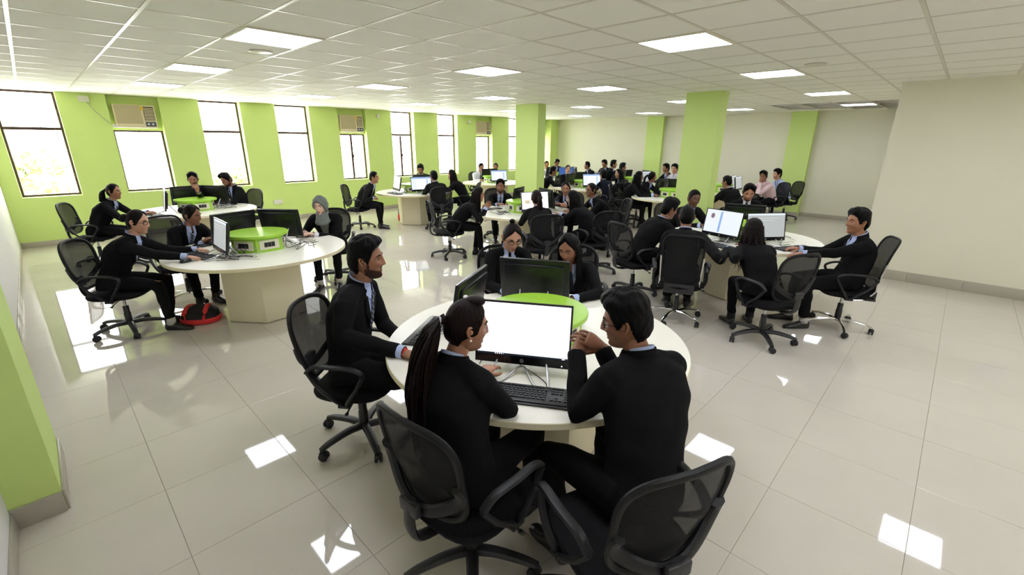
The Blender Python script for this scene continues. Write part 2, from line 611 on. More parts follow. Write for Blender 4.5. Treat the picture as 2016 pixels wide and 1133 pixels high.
for k, (v, d, x, y) in enumerate(cc):
    xa, xb, ya, yb = clipped(x, y)
    if k < 300:
        whole = xb - xa > 2 * th - .001 and yb - ya > 2 * th - .001
        if whole:
            link('ceiling_tile', ct_me, ceil, (x, y, H))
        else:
            MB().box((0, 0, .006), (xb - xa, yb - ya, .012)).build('ceiling_tile', 'ceiling_tile', ceil, smooth=False, loc=((xa + xb) / 2, (ya + yb) / 2, H))
    else:
        rest.box(((xa + xb) / 2, (ya + yb) / 2, H + .006), (xb - xa, yb - ya, .012))
ro = rest.build('ceiling_tile_field', 'ceiling_tile', ceil, smooth=False)
ro['kind'] = 'stuff'
for i in range(i0, i1 + 2):
    x = CX + (i - .5) * CP
    if X0 < x < XB:
        MB().box((0, 0, 0), (.024, YC - YN, .006)).box((0, 0, .018), (.003, YC - YN, .03)).build('grid_bar', 'ceiling_bar', ceil, smooth=False, loc=(x, (YC + YN) / 2, H + .001))
for j in range(j0, j1 + 2):
    y = CY + (j - .5) * CP
    if YN < y < YC:
        MB().box((0, 0, 0), (XB - X0, .024, .005)).box((0, 0, .018), (XB - X0, .003, .03)).build('grid_bar', 'ceiling_bar', ceil, smooth=False, loc=((XB + X0) / 2, y, H + .0008))
# window head closing strip above the ceiling line
wall('wall_above_windows', [(((X0 + XB) / 2, YW + WT / 2 + .01, H + .35), (XB - X0 + .6, WT, .7))], 'wall_cream')
wall('wall_shade_back', [((XB - .02, (YW + YP) / 2, H + .37), (.04, YW - YP, .66))], 'slab')  # dark sheet added over the cream wall, painted shade for the ceiling opening
wall('wall_shade_projection', [((XP + (XB - XP) / 2, YP + .02, H + .37), (XB - XP, .04, .66))], 'slab')  # second dark sheet, shade of the void painted above the projecting wall
# duct seen in the open ceiling
dd = MB()
dd.box((CX + 17.6 * CP, CY + 1.2 * CP, H + .34), (.3, 2.6, .22))
dd.tube([(CX + 18.6 * CP, CY - 1 * CP, H + .30), (CX + 18.6 * CP, CY + 3.4 * CP, H + .30)], .05, 10)
tag(dd.build('air_duct', 'duct_metal', smooth=True), 'grey metal duct in the dark opening of the ceiling by the back wall', 'duct')

# ceiling light panels
row_w = ['row of panels nearest the camera', 'second row from the camera', 'third row from the camera', 'fourth row from the camera', 'row nearest the back wall']
col_w = {-8: 'far right end', -4: 'right end beyond the cream wall', 0: 'first place on the right side', 4: 'second place from the right side', 8: 'second place from the windows', 12: 'place closest to the windows'}
pl_frame = MB()
a_, b_ = .297, .276
for sx, sy, w, l in ((0, 1, 2 * a_, a_ - b_), (0, -1, 2 * a_, a_ - b_), (1, 0, a_ - b_, 2 * b_), (-1, 0, a_ - b_, 2 * b_)):
    pl_frame.box((sx * (a_ + b_) / 2, sy * (a_ + b_) / 2, -.003), (w, l, .012))
frame_me = pl_frame.mesh('frame', 'socket_white', smooth=False)
diff_me = MB().box((0, 0, 0), (2 * b_, 2 * b_, .006)).mesh('diffuser', 'panel_light', smooth=False)
light_stop_me = MB().box((0, 0, .045), (2 * a_ - .004, 2 * a_ - .004, .07)).mesh('housing', 'duct_metal', smooth=False)  # unseen tray added to keep the diffuser's upward light out of the void
for (i, j) in sorted(lights):
    x, y = CX + i * CP, CY + j * CP
    t = empty('ceiling_light', (x, y, H))
    tag(t, 'square glowing ceiling panel, %s, %s' % (row_w[LX.index(i)], col_w[j]), 'light', 'square ceiling light panels')
    link('frame', frame_me, t)
    link('diffuser', diff_me, t)
    link('housing', light_stop_me, t)
# round ceiling discs
for px, py, lab in ((513, 101, 'round flush ceiling disc beside the large light panel on the left'), (1606, 126, 'round flush ceiling disc beside the light panel on the right')):
    p = at_pixel(px, py, H)
    o = MB().lathe([(.02, 0), (.085, -.001), (.10, -.004), (.105, -.009), (.10, -.012), (.03, -.013)], 28).build('ceiling_disc', 'ceiling_bar', loc=(p.x, p.y, H + .004))
    tag(o, lab, 'ceiling fitting')

# windows
GL = YW + .20
for k, (a, b) in enumerate(WINX):
    w = struct(empty('window_%d' % (k + 1), ((a + b) / 2, GL, SILL)))
    fr = MB()
    W = b - a
    F_ = .035
    top = (TRAN if k in AC else H) - SILL
    fr.box((-W / 2 + F_ / 2, 0, top / 2), (F_, .05, top))
    fr.box((W / 2 - F_ / 2, 0, top / 2), (F_, .05, top))
    fr.box((0, 0, F_ / 2), (W - 2 * F_, .05, F_))
    fr.box((0, 0, top - F_ / 2), (W - 2 * F_, .05, F_))
    fr.build('window_frame', 'window_frame', w, smooth=False)
    if k not in AC:
        MB().box((0, -.005, TRAN - SILL), (W - 2 * F_, .06, .05)).build('transom', 'window_frame', w, smooth=False)
    if k in (4, 5):
        MB().box((0, -.004, (TRAN - SILL) / 2), (.05, .055, TRAN - SILL - .06)).build('mullion', 'window_frame', w, smooth=False)
        MB().cbox((.03, -.04, (TRAN - SILL) * .52), (.012, .03, .08), .003).build('handle', 'black_plastic', w)
        for sx in (-1, 1):
            MB().box((0, .005, 0), (W / 2 - F_ - .025, .004, TRAN - SILL - 2 * F_ - .03)).build('pane', 'window_glass', w, smooth=False, loc=(sx * (W / 4 - .005), 0, (TRAN - SILL) / 2))
    else:
        MB().box((0, .005, 0), (W - 2 * F_, .004, TRAN - SILL - F_ - .03)).build('pane', 'window_glass', w, smooth=False, loc=(0, 0, (TRAN - SILL) / 2 + .003))
    if k not in AC:
        MB().box((0, .005, 0), (W - 2 * F_, .004, H - TRAN - .065)).build('pane', 'window_glass', w, smooth=False, loc=(0, 0, (H + TRAN) / 2 - SILL))
    else:
        # closed-in head of the window, with the air conditioner set in it
        struct(MB().box((0, 0, 0), (W, .03, H - TRAN)).build('trim_%d' % (20 + k), 'wall_green', smooth=False, loc=((a + b) / 2, YW + .15, (H + TRAN) / 2)))
labs = {1: 'cream window air conditioner above the second window from the left', 4: 'cream window air conditioner above the fifth window, with divided panes below',
        7: 'cream window air conditioner just left of the nearer green column', 9: 'cream window air conditioner at the far end of the window wall'}
for k in sorted(AC):
    a, b = WINX[k]
    W, Hh = .64, .42
    ac = empty('air_conditioner', ((a + b) / 2 - .01, YW + .06, TRAN + .04))
    tag(ac, labs[k], 'air conditioner', 'window air conditioners')
    MB().cbox((0, .12, Hh / 2), (W, .34, Hh), .012).build('housing', 'ac_cream', ac)
    MB().cbox((-.10, -.055, Hh / 2 + .035), (.40, .012, .33), .004).build('filter_grille', 'ac_grille', ac)
    for q in range(9):
        MB().box((.215, -.058, .15 + q * .027), (.15, .012, .012)).build('louvre', 'ac_cream', ac, smooth=False)
    MB().box((.215, -.052, .265), (.165, .006, .26)).build('outlet', 'ac_dark', ac, smooth=False)
    MB().box((.215, -.053, .075), (.165, .01, .085)).build('control_panel', 'ac_panel', ac, smooth=False)
    for q in range(2):
        MB().lathe([(.018, 0), (.018, .012), (.012, .016)], 12).build('knob', 'socket_white', ac).matrix_local = Matrix.Translation((.175 + q * .07, -.056, .075)) @ Matrix.Rotation(R(90), 4, 'X')
    if k in (1, 4):
        MB().box((.115, -.0625, .36), (.05, .002, .07)).build('sticker', 'sticker', ac, smooth=False)

# things on the walls
def wall_box(x, z, w, h, label, name='switch_box', d=.05):
    o = MB().cbox((0, -d / 2, 0), (w, d, h), .008).build(name, 'switch_white', loc=(x, YW, z))
    tag(o, label, 'switch')
    return o
jb = wall_box(.90, 2.55, .15, .10, 'white junction box high on the green wall, left of the first air conditioner', 'junction_box')
wall_box(1.25, 2.10, .07, .07, 'small white socket at the lower corner of the first air conditioner', 'socket_outlet')
wall_box(3.93, .45, .20, .11, 'white double socket low on the green wall, left of the person in a headscarf', 'socket_outlet', .02)
wall_box(6.78, 2.5, .10, .10, 'small white junction box right of the second air conditioner', 'junction_box')
wall_box(10.0, 2.45, .10, .10, 'small white junction box left of the third air conditioner', 'junction_box')
MB().tube(bez([(.03, -.01, -.03), (.10, -.012, -.17), (.22, -.012, -.33), (.32, -.012, -.43)], 5), .006, 6).build('cord', 'cable_grey', jb)
sw = empty('switch_panel', (XP, -.86, .95))
tag(sw, 'pale blue-grey switch plate on the cream wall at the right edge', 'switch')
MB().cbox((-.006, 0, .08), (.012, .26, .20), .004).build('plate', 'switch_blue', sw)
for q in range(4):
    MB().cbox((-.014, -.09 + q * .06, .09), (.008, .035, .06), .003).build('rocker', 'socket_white', sw)

# trees outside the windows
def tree(x, y, z, r, n, label):
    t = empty('tree', (x, y, -3.5))
    tag(t, label, 'tree', 'trees outside the windows')
    MB().tube([(0, 0, 0), (.1, .05, 2.5), (.0, .1, z + 3.4)], [.22, .17, .08], 9).build('trunk', 'bark', t)
    L = MB()
    for q in range(26):
        c = rng.normal(size=3) * np.array([.45, .45, .42]) * r + np.array([0, 0, z + 3.5])
        for w in range(n // 26):
            d = unit(rng.normal(size=3)); p = c + d * r * .33 * rng.uniform(.6, 1.05)
            u = unit(np.cross(d, rng.normal(size=3))); v = np.cross(d, u); s = r * rng.uniform(.06, .11)
            L.add([p - u * s, p + v * s * .5, p + u * s, p - v * s * .5], [(0, 1, 2, 3)])
    L.build('foliage', 'leaf', t, smooth=False)['kind'] = 'stuff'
tree(-.6, 21.0, 0.2, 1.5, 2400, 'hazy green tree outside the first window from the left')
tree(5.2, 20.0, 0.0, 1.3, 2000, 'hazy green tree outside the third window from the left')

# ------------------------------------------------------------------ tables
TZ = 0.73
TR = 0.885
TABLES = {
    'a': ((1.91, 1.645), 'nearest to the camera in the foreground'),
    'b': ((1.545, 5.36), 'on the left with a red backpack beside its base'),
    'c': ((1.80, 9.20), 'by the first windows behind the left table'),
    'd': ((6.15, 9.15), 'by the divided windows with a grey backpack at its base'),
    'e': ((5.70, 5.25), 'in mid-hall in front of the green column'),
    'f': ((6.06, 1.84), 'on the right in front of the cream wall'),
    'g': ((10.06, 7.1), 'right behind the green column nearer the windows'),
    'h': ((9.60, 4.42), 'behind the right green column'),
    'i': ((9.30, 9.80), 'by the windows left of the green column'),
    'j': ((12.1, 9.45), 'in the far corner by the windows'),
    'k': ((12.0, 6.75), 'in front of the middle of the back wall'),
    'l': ((11.6, 4.2), 'in front of the right end of the back wall'),
}
HEX = [R(-112 + 60 * k) for k in range(6)]
def hexa(r):
    return [(r * math.cos(a), r * math.sin(a)) for a in HEX]

def table_proto():
    out = {}
    b = MB()
    n = 96
    b.lathe([(TR - .004, TZ - .034), (TR, TZ - .030)], n, mi=1)
    b.lathe([(TR, TZ - .030), (TR, TZ - .004)], n, mi=1)
    b.v, b.f, b.mi, b.n = [], [], [], 0
    an = np.arange(n) / n * 2 * np.pi
    prof = [(TR - .003, TZ - .034), (TR, TZ - .031), (TR, TZ - .003), (TR - .003, TZ)]
    V = np.concatenate([np.stack([r * np.cos(an), r * np.sin(an), np.full(n, z)], 1) for r, z in prof])
    F, mi = [], []
    for i in range(3):
        for j in range(n):
            k = (j + 1) % n
            F.append((i * n + j, i * n + k, (i + 1) * n + k, (i + 1) * n + j)); mi.append(1)
    F.append(tuple(range(n - 1, -1, -1))); mi.append(1)
    F.append(tuple(3 * n + j for j in range(n))); mi.append(0)
    b.add(V, F)
    b.mi = mi
    out['top'] = b.mesh('table_top', ['laminate', 'laminate_edge'], angle=30)
    # pedestal boards
    P = hexa(.43)
    out['boards'] = []
    for k in range(6):
        p, q = np.array(P[k]), np.array(P[(k + 1) % 6])
        e = unit(q - p); nrm = np.array([e[1], -e[0]])
        if nrm @ (p + q) < 0:
            nrm = -nrm
        c = (p + q) / 2 - nrm * .009
        L = np.linalg.norm(q - p) - .002
        rot = Matrix.Rotation(math.atan2(e[1], e[0]), 3, 'Z')
        out['boards'].append(MB().cbox((c[0], c[1], (TZ - .034) / 2 + .004), (L, .018, TZ - .042), .0015, rot).mesh('board', 'board_cream'))
    out['turret'] = MB().prism(hexa(.272), TZ, TZ + .155).mesh('turret', 'green_paint', smooth=False)
    out['turret_top'] = MB().lathe([(.28, TZ + .155), (.303, TZ + .157), (.306, TZ + .161), (.306, TZ + .181), (.303, TZ + .185), (.28, TZ + .186)], 64).mesh('turret_top', 'green_paint', angle=30)
    out['plates'], out['sockets'] = [], []
    P = hexa(.272)
    for k in range(6):
        p, q = np.array(P[k]), np.array(P[(k + 1) % 6])
        e = unit(q - p); nrm = np.array([e[1], -e[0]])
        if nrm @ (p + q) < 0:
            nrm = -nrm
        c = (p + q) / 2
        rot = Matrix.Rotation(math.atan2(e[1], e[0]), 3, 'Z')
        out['plates'].append(MB().cbox((*(c + nrm * .003), TZ + .078), (.205, .008, .10), .002, rot).mesh('socket_plate', 'socket_white'))
        out['sockets'].append([MB().cbox((*(c + nrm * .008 + e * (w - 1) * .038), TZ + .078), (.034, .008, .050), .002, rot).mesh('socket', 'black_plastic') for w in range(3)])
    return out
TP = table_proto()
for key, (c, where) in TABLES.items():
    t = empty('round_table', (c[0], c[1], 0))
    tag(t, 'round cream computer table ' + where, 'table', 'round computer tables')
    link('table_top', TP['top'], t)
    ped = link('pedestal', MB().prism(hexa(.405), .004, TZ - .036).mesh('pedestal', 'board_cream', smooth=False), t)
    for m_ in TP['boards']:
        link('board', m_, ped)
    tu = empty('socket_turret', (c[0], c[1], 0))
    tag(tu, 'green socket box on table ' + where, 'socket box', 'green socket boxes')
    link('turret_body', TP['turret'], tu)
    link('turret_top', TP['turret_top'], tu)
    for m_, n_ in zip(TP['plates'], TP['sockets']):
        o = link('socket_plate', m_, tu)
        for q_ in n_:
            link('socket', q_, o)

# ------------------------------------------------------------------ monitors, keyboards, mice
def text_mesh(name, body, size, m):
    cu = bpy.data.curves.new(name, 'FONT')
    cu.body = body
    cu.size = size
    cu.align_x = 'CENTER'
    cu.align_y = 'CENTER'
    ob = bpy.data.objects.new(name, cu)
    COL.objects.link(ob)
    dg = bpy.context.evaluated_depsgraph_get()
    me = bpy.data.meshes.new_from_object(ob.evaluated_get(dg))
    bpy.data.objects.remove(ob)
    me.materials.clear()
    me.materials.append(MAT[m])
    return me

MW, MH, MT = .49, .322, .032
# local frame: screen faces -y, x to the viewer's right, origin at the foot on the table
def mon_mats():
    o = {}
    z0 = .05
    t = R(10)
    up = np.array([0, math.sin(t), math.cos(t)]); out = np.array([0, -math.cos(t), math.sin(t)])
    rot = np.array([[1, 0, 0], [0, math.cos(t), math.sin(t)], [0, -math.sin(t), math.cos(t)]])
    c = np.array([0, 0, z0])
    o['rot'] = rot; o['c'] = c; o['up'] = up; o['out'] = out
    b = MB()
    b.cbox(c + up * MH / 2 - out * .008, (MW, .018, MH), .004, rot)
    b.cbox(c + up * MH * .5 - out * .024, (MW * .86, .024, MH * .8), .01, rot)
    for k in range(9):
        b.box(c + up * (MH * .82) - out * .037 + np.array([(k - 4) * .03, 0, 0]), (.02, .002, .006), rot)
    o['shell'] = b.mesh('back_shell', 'monitor_black')
    b = MB()
    th_ = .009; bot = .042
    b.box(c + up * (MH - th_ / 2) + out * .003, (MW, .006, th_), rot)
    b.box(c + up * (bot / 2) + out * .003, (MW, .006, bot), rot)
    for s_ in (-1, 1):
        b.box(c + up * ((MH - th_ + bot) / 2) + out * .003 + np.array([s_ * (MW - th_) / 2, 0, 0]), (th_, .006, MH - th_ - bot), rot)
    o['bezel'] = b.mesh('bezel', 'bezel_black', smooth=False)
    # easel loop stand
    w = .10
    b = MB()
    loop = bez([(-.12, .03, .085), (-.135, -.03, .045), (-.155, -.125, .008), (-.148, -.158, .006), (-.118, -.158, .006), (-.07, -.09, .008), (0, .02, .030), (.07, -.09, .008), (.118, -.158, .006), (.148, -.158, .006), (.155, -.125, .008), (.135, -.03, .045), (.12, .03, .085)], 6)
    b.tube(loop, .0055, 8)
    b.tube(bez([(-.10, .05, .14), (-.09, .13, .03), (-.06, .15, .006), (.06, .15, .006), (.09, .13, .03), (.10, .05, .14)], 6), .0055, 8)
    o['stand'] = b.mesh('stand', 'silver')
    return o
MO = mon_mats()

def screen_mesh(kind):
    sw, sh = MW - .018, MH - .051
    c0 = MO['c'] + MO['up'] * .042 + MO['out'] * .0012
    X = np.array([1.0, 0, 0])
    mats = {'white': ['screen_white', 'screen_dark', 'screen_line', 'screen_blue'], 'chart': ['screen_pale', 'screen_blue', 'screen_line', 'screen_pie'],
            'page': ['screen_pale', 'screen_blue', 'screen_white', 'screen_dark'], 'blue': ['screen_deep', 'screen_dark', 'screen_blue', 'screen_white'],
            'grey': ['screen_grey', 'screen_line', 'screen_pale', 'screen_dark'], 'off': ['screen_off'], 'tan': ['screen_white', 'screen_tan', 'screen_line', 'screen_dark']}[kind]
    b = MB()
    lay = [0]
    def rect(x0, x1, y0, y1, mi):
        lay[0] += 1
        off = MO['out'] * (.0002 * lay[0])
        q = [c0 + X * ((x - .5) * sw) + MO['up'] * (y * sh) + off for x, y in ((x0, y0), (x1, y0), (x1, y1), (x0, y1))]
        b.add(q, [(0, 1, 2, 3)], mi)
    rect(0, 1, 0, 1, 0)
    if kind == 'white':
        rect(0, 1, 0, .035, 1)
        for k in range(5):
            rect(.20 + k * .022, .21 + k * .022, .008, .028, 0 if k != 4 else 3)
        rect(.93, .96, .010, .026, 0)
        rect(.10, .60, .955, .96, 2)
        for k in range(4):
            rect(.90, .935, .80 - k * .12, .801 - k * .12, 2); rect(.90, .935, .83 - k * .12, .831 - k * .12, 2)
    elif kind == 'chart':
        rect(0, 1, .93, 1, 1 if 0 else 2)
        rect(.04, .34, .42, .90, 2)
        an = np.arange(20) / 20 * 2 * np.pi
        rect(.14, .24, .66, .80, 3); rect(.16, .22, .62, .84, 3)
        rect(.40, .46, .05, .95, 1)
        rect(.50, .95, .80, .81, 2); rect(.50, .88, .70, .71, 2)
    elif kind == 'page':
        rect(0, 1, .88, 1, 1)
        rect(.28, .72, .05, .80, 2)
        rect(.78, .82, .1, .8, 1)
    elif kind == 'blue':
        rect(0, 1, 0, .05, 1)
        rect(.45, .75, .35, .65, 2)
    elif kind == 'grey':
        rect(0, 1, .93, 1, 2)
        rect(.05, .8, .8, .81, 1); rect(.05, .7, .7, .71, 1)
    elif kind == 'tan':
        rect(0, 1, 0, .04, 3)
        rect(.12, .3, .35, .55, 1)
    return b.mesh('screen', mats, smooth=False)
SCR = {k: screen_mesh(k) for k in ('white', 'chart', 'page', 'blue', 'grey', 'off', 'tan')}
LOGO_T = text_mesh('logo_text', 'hp', .012, 'logo_grey')
_lg = MB()
_lg.tube([(math.cos(a) * .0085, 0, math.sin(a) * .0085) for a in np.arange(20) / 20 * 2 * math.pi], .0008, 5, closed=True)
LOGO_R = _lg.mesh('logo_ring', 'logo_grey')
LOGO_B = _lg.mesh('logo_ring', 'grey_plastic')

def monitor(c, ang, screen, label, r=.45, detail=True, norm=None):
    """screen looks outward at ang degrees from the table centre c"""
    a = R(ang)
    x, y = c[0] + r * math.cos(a), c[1] + r * math.sin(a)
    t = empty('monitor', (x, y, TZ), R(ang if norm is None else norm) + R(90))
    tag(t, label, 'monitor', 'black desktop monitors')
    sh = link('back_shell', MO['shell'], t)
    link('bezel', MO['bezel'], t)
    link('screen', SCR[screen], t)
    st = link('stand', MO['stand'], t)
    if detail:
        lm = Matrix.Translation(Vector(MO['c'] + MO['up'] * .020 + MO['out'] * .0065))
        rg = link('logo', LOGO_R, t)
        rg.matrix_local = lm @ Matrix.Rotation(R(-10), 4, 'X')
        tx = link('logo_letters', LOGO_T, rg)
        tx.matrix_local = Matrix.Rotation(R(90), 4, 'X') @ Matrix.Translation((0, 0.0005, .0002))
        MB().box(MO['c'] + MO['up'] * .012 + MO['out'] * .0065 + np.array([MW / 2 - .04, 0, 0]), (.006, .001, .003), MO['rot']).build('power_light', 'indicator', t, smooth=False)
        lb = link('rear_logo', LOGO_B, sh)
        lb.matrix_local = Matrix.Translation(Vector(MO['c'] + MO['up'] * MH * .55 - MO['out'] * .037)) @ Matrix.Scale(2.0, 4)
    return t

KEYW = .019
def kb_layout():
    keys = []
    rows = [(.058, 13, 0), (.034, 14, 0), (.015, 14, .009), (-.004, 13, .014), (-.023, 12, .02), (-.042, 8, 0)]
    x0 = -.205
    for y, n, off in rows:
        x = x0
        if n == 8:
            for w in (1.3, 1.1, 1.2, 5.6, 1.2, 1.1, 1.1, 1.3):
                keys.append((x + w * KEYW / 2, y, w * KEYW - .003)); x += w * KEYW
        else:
            tot = 13.9 * KEYW
            for k in range(n):
                w = KEYW
                if off and k == 0:
                    w += off
                if k == n - 1 and n != 13 or (n == 13 and off and k == n - 1):
                    w = x0 + tot - x
                keys.append((x + w / 2, y, w - .003)); x += w
    for y in (.058, .034, .015):
        for k in range(3):
            keys.append((.080 + k * KEYW + .005, y, KEYW - .003))
    keys.append((.080 + KEYW + .005, -.023, KEYW - .003))
    for k in range(3):
        keys.append((.080 + k * KEYW + .005, -.042, KEYW - .003))
    for y in (.034, .015, -.004, -.023, -.042):
        for k in range(4):
            keys.append((.148 + k * KEYW, y, KEYW - .003))
    return keys
KEYS = kb_layout()
_kb = MB()
_kb.cbox((0, 0, .009), (.445, .148, .014), .004)
_kb.cbox((0, -.078, .006), (.445, .018, .008), .003)
KB_BODY = _kb.mesh('keyboard_body', 'black_plastic')
def key_mesh(w):
    a, b = w / 2, .0075
    k = MB().rings([[(sx * a, sy * b, 0) for sx, sy in q4], [(sx * (a - .0015), sy * (b - .0015), .0055) for sx, sy in q4]])
    return k
KM = {}
_all = MB()
for x, y, w in KEYS:
    kk = key_mesh(w)
    _all.add(np.concatenate(kk.v) + np.array([x, y, .015]), kk.f)
KB_KEYS = _all.mesh('keys', 'key_black', smooth=False)
def keyboard(x, y, ang, label, full=False):
    t = empty('keyboard', (x, y, TZ), R(ang))
    tag(t, label, 'keyboard', 'black keyboards')
    link('keyboard_body', KB_BODY, t)
    if full:
        for kx, ky, w in KEYS:
            wk = round(w, 4)
            if wk not in KM:
                KM[wk] = key_mesh(w).mesh('key', 'key_black', smooth=False)
            link('key', KM[wk], t, (kx, ky, .015))
    else:
        link('keys', KB_KEYS, t)['kind'] = 'stuff'
    return t
_mo = MB()
_mo.rings([np.stack([s * .031 * np.cos(a) * (1 - .12 * np.sin(a)), s * .055 * np.sin(a), np.full(16, z)], 1) for s, z in ((.90, .001), (1, .006), (.98, .016), (.85, .027), (.55, .034), (.15, .036)) for a in [np.arange(16) / 16 * 2 * np.pi]])
MOUSE = _mo.mesh('mouse_body', 'black_plastic')
WHEEL = MB().tube([(-.004, .028, .031), (.004, .028, .031)], .008, 10).mesh('wheel', 'grey_plastic')
def mouse(x, y, ang, label):
    t = empty('computer_mouse', (x, y, TZ), R(ang))
    tag(t, label, 'mouse', 'black computer mice')
    link('mouse_body', MOUSE, t)
    link('wheel', WHEEL, t)

def cables(name, c, a, seed, label, n=5, big=True):
    """one tangle of leads lying on the table between the turret and a monitor"""
    g = np.random.default_rng(seed)
    root = empty('cable_tangle', (c[0], c[1], TZ))
    tag(root, label[0] + ' ' + label[1], 'cables', 'tangles of leads on the tables')
    for k in range(n):
        aa = R(a) + g.uniform(-.5, .5)
        pts = []
        st = np.array([c[0] + .272 * math.cos(aa), c[1] + .272 * math.sin(aa), TZ + g.uniform(.05, .1)])
        p = st.copy(); pts.append(p)
        for q in range(6):
            rr = .33 + .05 * q + g.uniform(-.03, .04)
            bb = aa + g.uniform(-.45, .45)
            pts.append(np.array([c[0] + rr * math.cos(bb), c[1] + rr * math.sin(bb), TZ + .006 + abs(g.normal()) * .012]))
        MB().tube(bez([p_ - np.array([c[0], c[1], TZ]) for p_ in pts], 5), .0032, 6).build('lead', 'cable_black' if k % 3 else 'cable_grey', root)

# table a (foreground)
A = TABLES['a'][0]
monitor(A, -148, 'white', 'monitor with a bright white screen facing the two people with backs turned', .455)
monitor(A, 42, 'off', 'black monitor seen from behind in front of the two people facing the camera', .54, norm=30)
monitor(A, 118, 'off', 'black monitor seen edge-on beside the person in the striped tie', .46)
p = at_pixel(1052, 781, TZ)
keyboard(p.x, p.y, -148 + 90, 'black keyboard below the bright white screen on the nearest table', True)
p = at_pixel(846, 653, TZ)
keyboard(p.x, p.y, 122 + 90, 'black keyboard under the hand of the person in the striped tie', True)
p = at_pixel(1142, 636, TZ)
o = MB().tube(bez([(p.x - .05, p.y + .03, TZ + .006), (p.x, p.y + .05, TZ + .03), (p.x + .03, p.y, TZ + .02), (p.x, p.y - .03, TZ + .03), (p.x + .05, p.y + .01, TZ + .006), (p.x + .1, p.y + .02, TZ + .006)], 6), .004, 6).build('cable', 'cable_black')
tag(o, 'black lead curled behind the right edge of the white-screen monitor', 'cable')
p = at_pixel(1163, 688, TZ); q = at_pixel(1185, 680, TZ)
o = MB().cbox((0, 0, .012), (.05, .026, .024), .005).build('plug_adapter', 'black_plastic', loc=(p.x, p.y, TZ), rz=.4)
tag(o, 'small black adapter lying right of the white-screen monitor', 'adapter')
pts = [at_pixel(1010, 700, TZ + .05), at_pixel(1022, 717, TZ + .01), at_pixel(1050, 735, TZ + .004), at_pixel(1072, 752, TZ + .004), at_pixel(1078, 764, TZ + .012)]
o = MB().tube(bez([tuple(v) for v in pts], 6), .0022, 6).build('keyboard_cable', 'cable_black')
tag(o, 'thin black lead from the white-screen monitor to its keyboard', 'cable')
pts = [at_pixel(960, 692, TZ + .05), at_pixel(950, 706, TZ + .01), at_pixel(944, 716, TZ + .004)]
o = MB().tube(bez([tuple(v) for v in pts], 6), .0022, 6).build('power_cable', 'cable_black')
tag(o, 'thin black lead leaving the lower left corner of the white-screen monitor', 'cable')

# table b (left)
B = TABLES['b'][0]
monitor(B, -164, 'grey', 'monitor with a grey screen seen edge-on by the typing person in glasses', .42, norm=179)
monitor(B, 104, 'off', 'black monitor seen from behind, right of the person leaning over the left table', .46)
monitor(B, 40, 'off', 'black monitor seen from behind in front of the person in a headscarf', .50)
p = at_pixel(394, 505, TZ)
keyboard(p.x, p.y, -164 + 90, 'black keyboard under the typing hands of the person in glasses on the left')
p = at_pixel(366, 517, TZ)
mouse(p.x, p.y, -164 + 90, 'black mouse beside the keyboard of the typing person on the left')
p = at_pixel(596, 466, TZ)
keyboard(B[0] + .68 * math.cos(R(40)), B[1] + .68 * math.sin(R(40)), 130, 'black keyboard in front of the person in a headscarf')
keyboard(B[0] + .68 * math.cos(R(112)), B[1] + .68 * math.sin(R(112)), 202, 'black keyboard in front of the person leaning over the left table')
cables('cable_tangle', B, -140, 3, ('thin leads', 'tangled left of the green turret on the left table'), 6)
cables('cable_tangle', B, -15, 4, ('thin leads', 'tangled right of the green turret on the left table'), 6)
# table c
Cc = TABLES['c'][0]
monitor(Cc, 92, 'off', 'black monitor seen from behind in front of the person resting chin on hand', .47)
monitor(Cc, 34, 'off', 'black monitor seen from behind in front of the person looking down by the windows', .47)
monitor(Cc, -170, 'grey', 'monitor seen edge-on at the left of the table by the first windows', .47, norm=173)
keyboard(Cc[0] - .62, Cc[1] - .22, -80, 'black keyboard at the left end of the table by the first windows')
cables('cable_tangle', Cc, -20, 5, ('thin leads', 'tangled on the table by the first windows'), 5)
# table d
D = TABLES['d'][0]
monitor(D, 165, 'white', 'monitor seen edge-on at the left of the table by the divided windows')
monitor(D, 28, 'off', 'black monitor seen from behind in front of the half hidden person by the divided windows')
monitor(D, -103, 'page', 'monitor with a blue-white page, half hidden by the person with back turned')
keyboard(D[0] - .60, D[1] - .10, -90, 'black keyboard lying at the left side of the table by the divided windows')
cables('cable_tangle', D, -170, 6, ('thin leads', 'tangled on the table by the divided windows'), 3)
# table e
E_ = TABLES['e'][0]
monitor(E_, -112, 'tan', 'monitor with a white page on the middle table', .45)
monitor(E_, 62, 'off', 'black monitor seen from behind beside the person facing the camera, middle table', .42, norm=113)
monitor(E_, -22, 'off', 'black monitor seen edge-on beside the person clasping hands', .47)
keyboard(E_[0] - .28, E_[1] + .55, 170, 'dark keyboard by the gesturing person at the middle table')
mouse(E_[0] - .02, E_[1] - .62, -20, 'black mouse on the middle table right of the person turned away')
cables('cable_tangle', E_, 150, 8, ('thin leads', 'tangled on the middle table left of its turret'), 6)
# table f
Fc = TABLES['f'][0]
monitor(Fc, 165, 'chart', 'monitor showing a small round picture beside a blue stripe on the right table')
monitor(Fc, -128, 'grey', 'monitor with a pale page at the right of the right table')
monitor(Fc, 18, 'off', 'wide black monitor seen from behind in front of the person looking down, right table')
SCR['pale'] = SCR['grey']
p = at_pixel(1412, 484, TZ)
keyboard(p.x, p.y, -110, 'black keyboard below the screen with a blue stripe on the right table')
keyboard(Fc[0] + .70 * math.cos(R(-112)), Fc[1] + .70 * math.sin(R(-112)), -28, 'black keyboard under the hands of the person leaning back at the right table')
cables('cable_tangle', Fc, -160, 9, ('thin leads', 'tangled below the screens of the right table'), 4)
cables('cable_tangle', Fc, -75, 10, ('thin leads', 'lying at the right side of the right table'), 4)
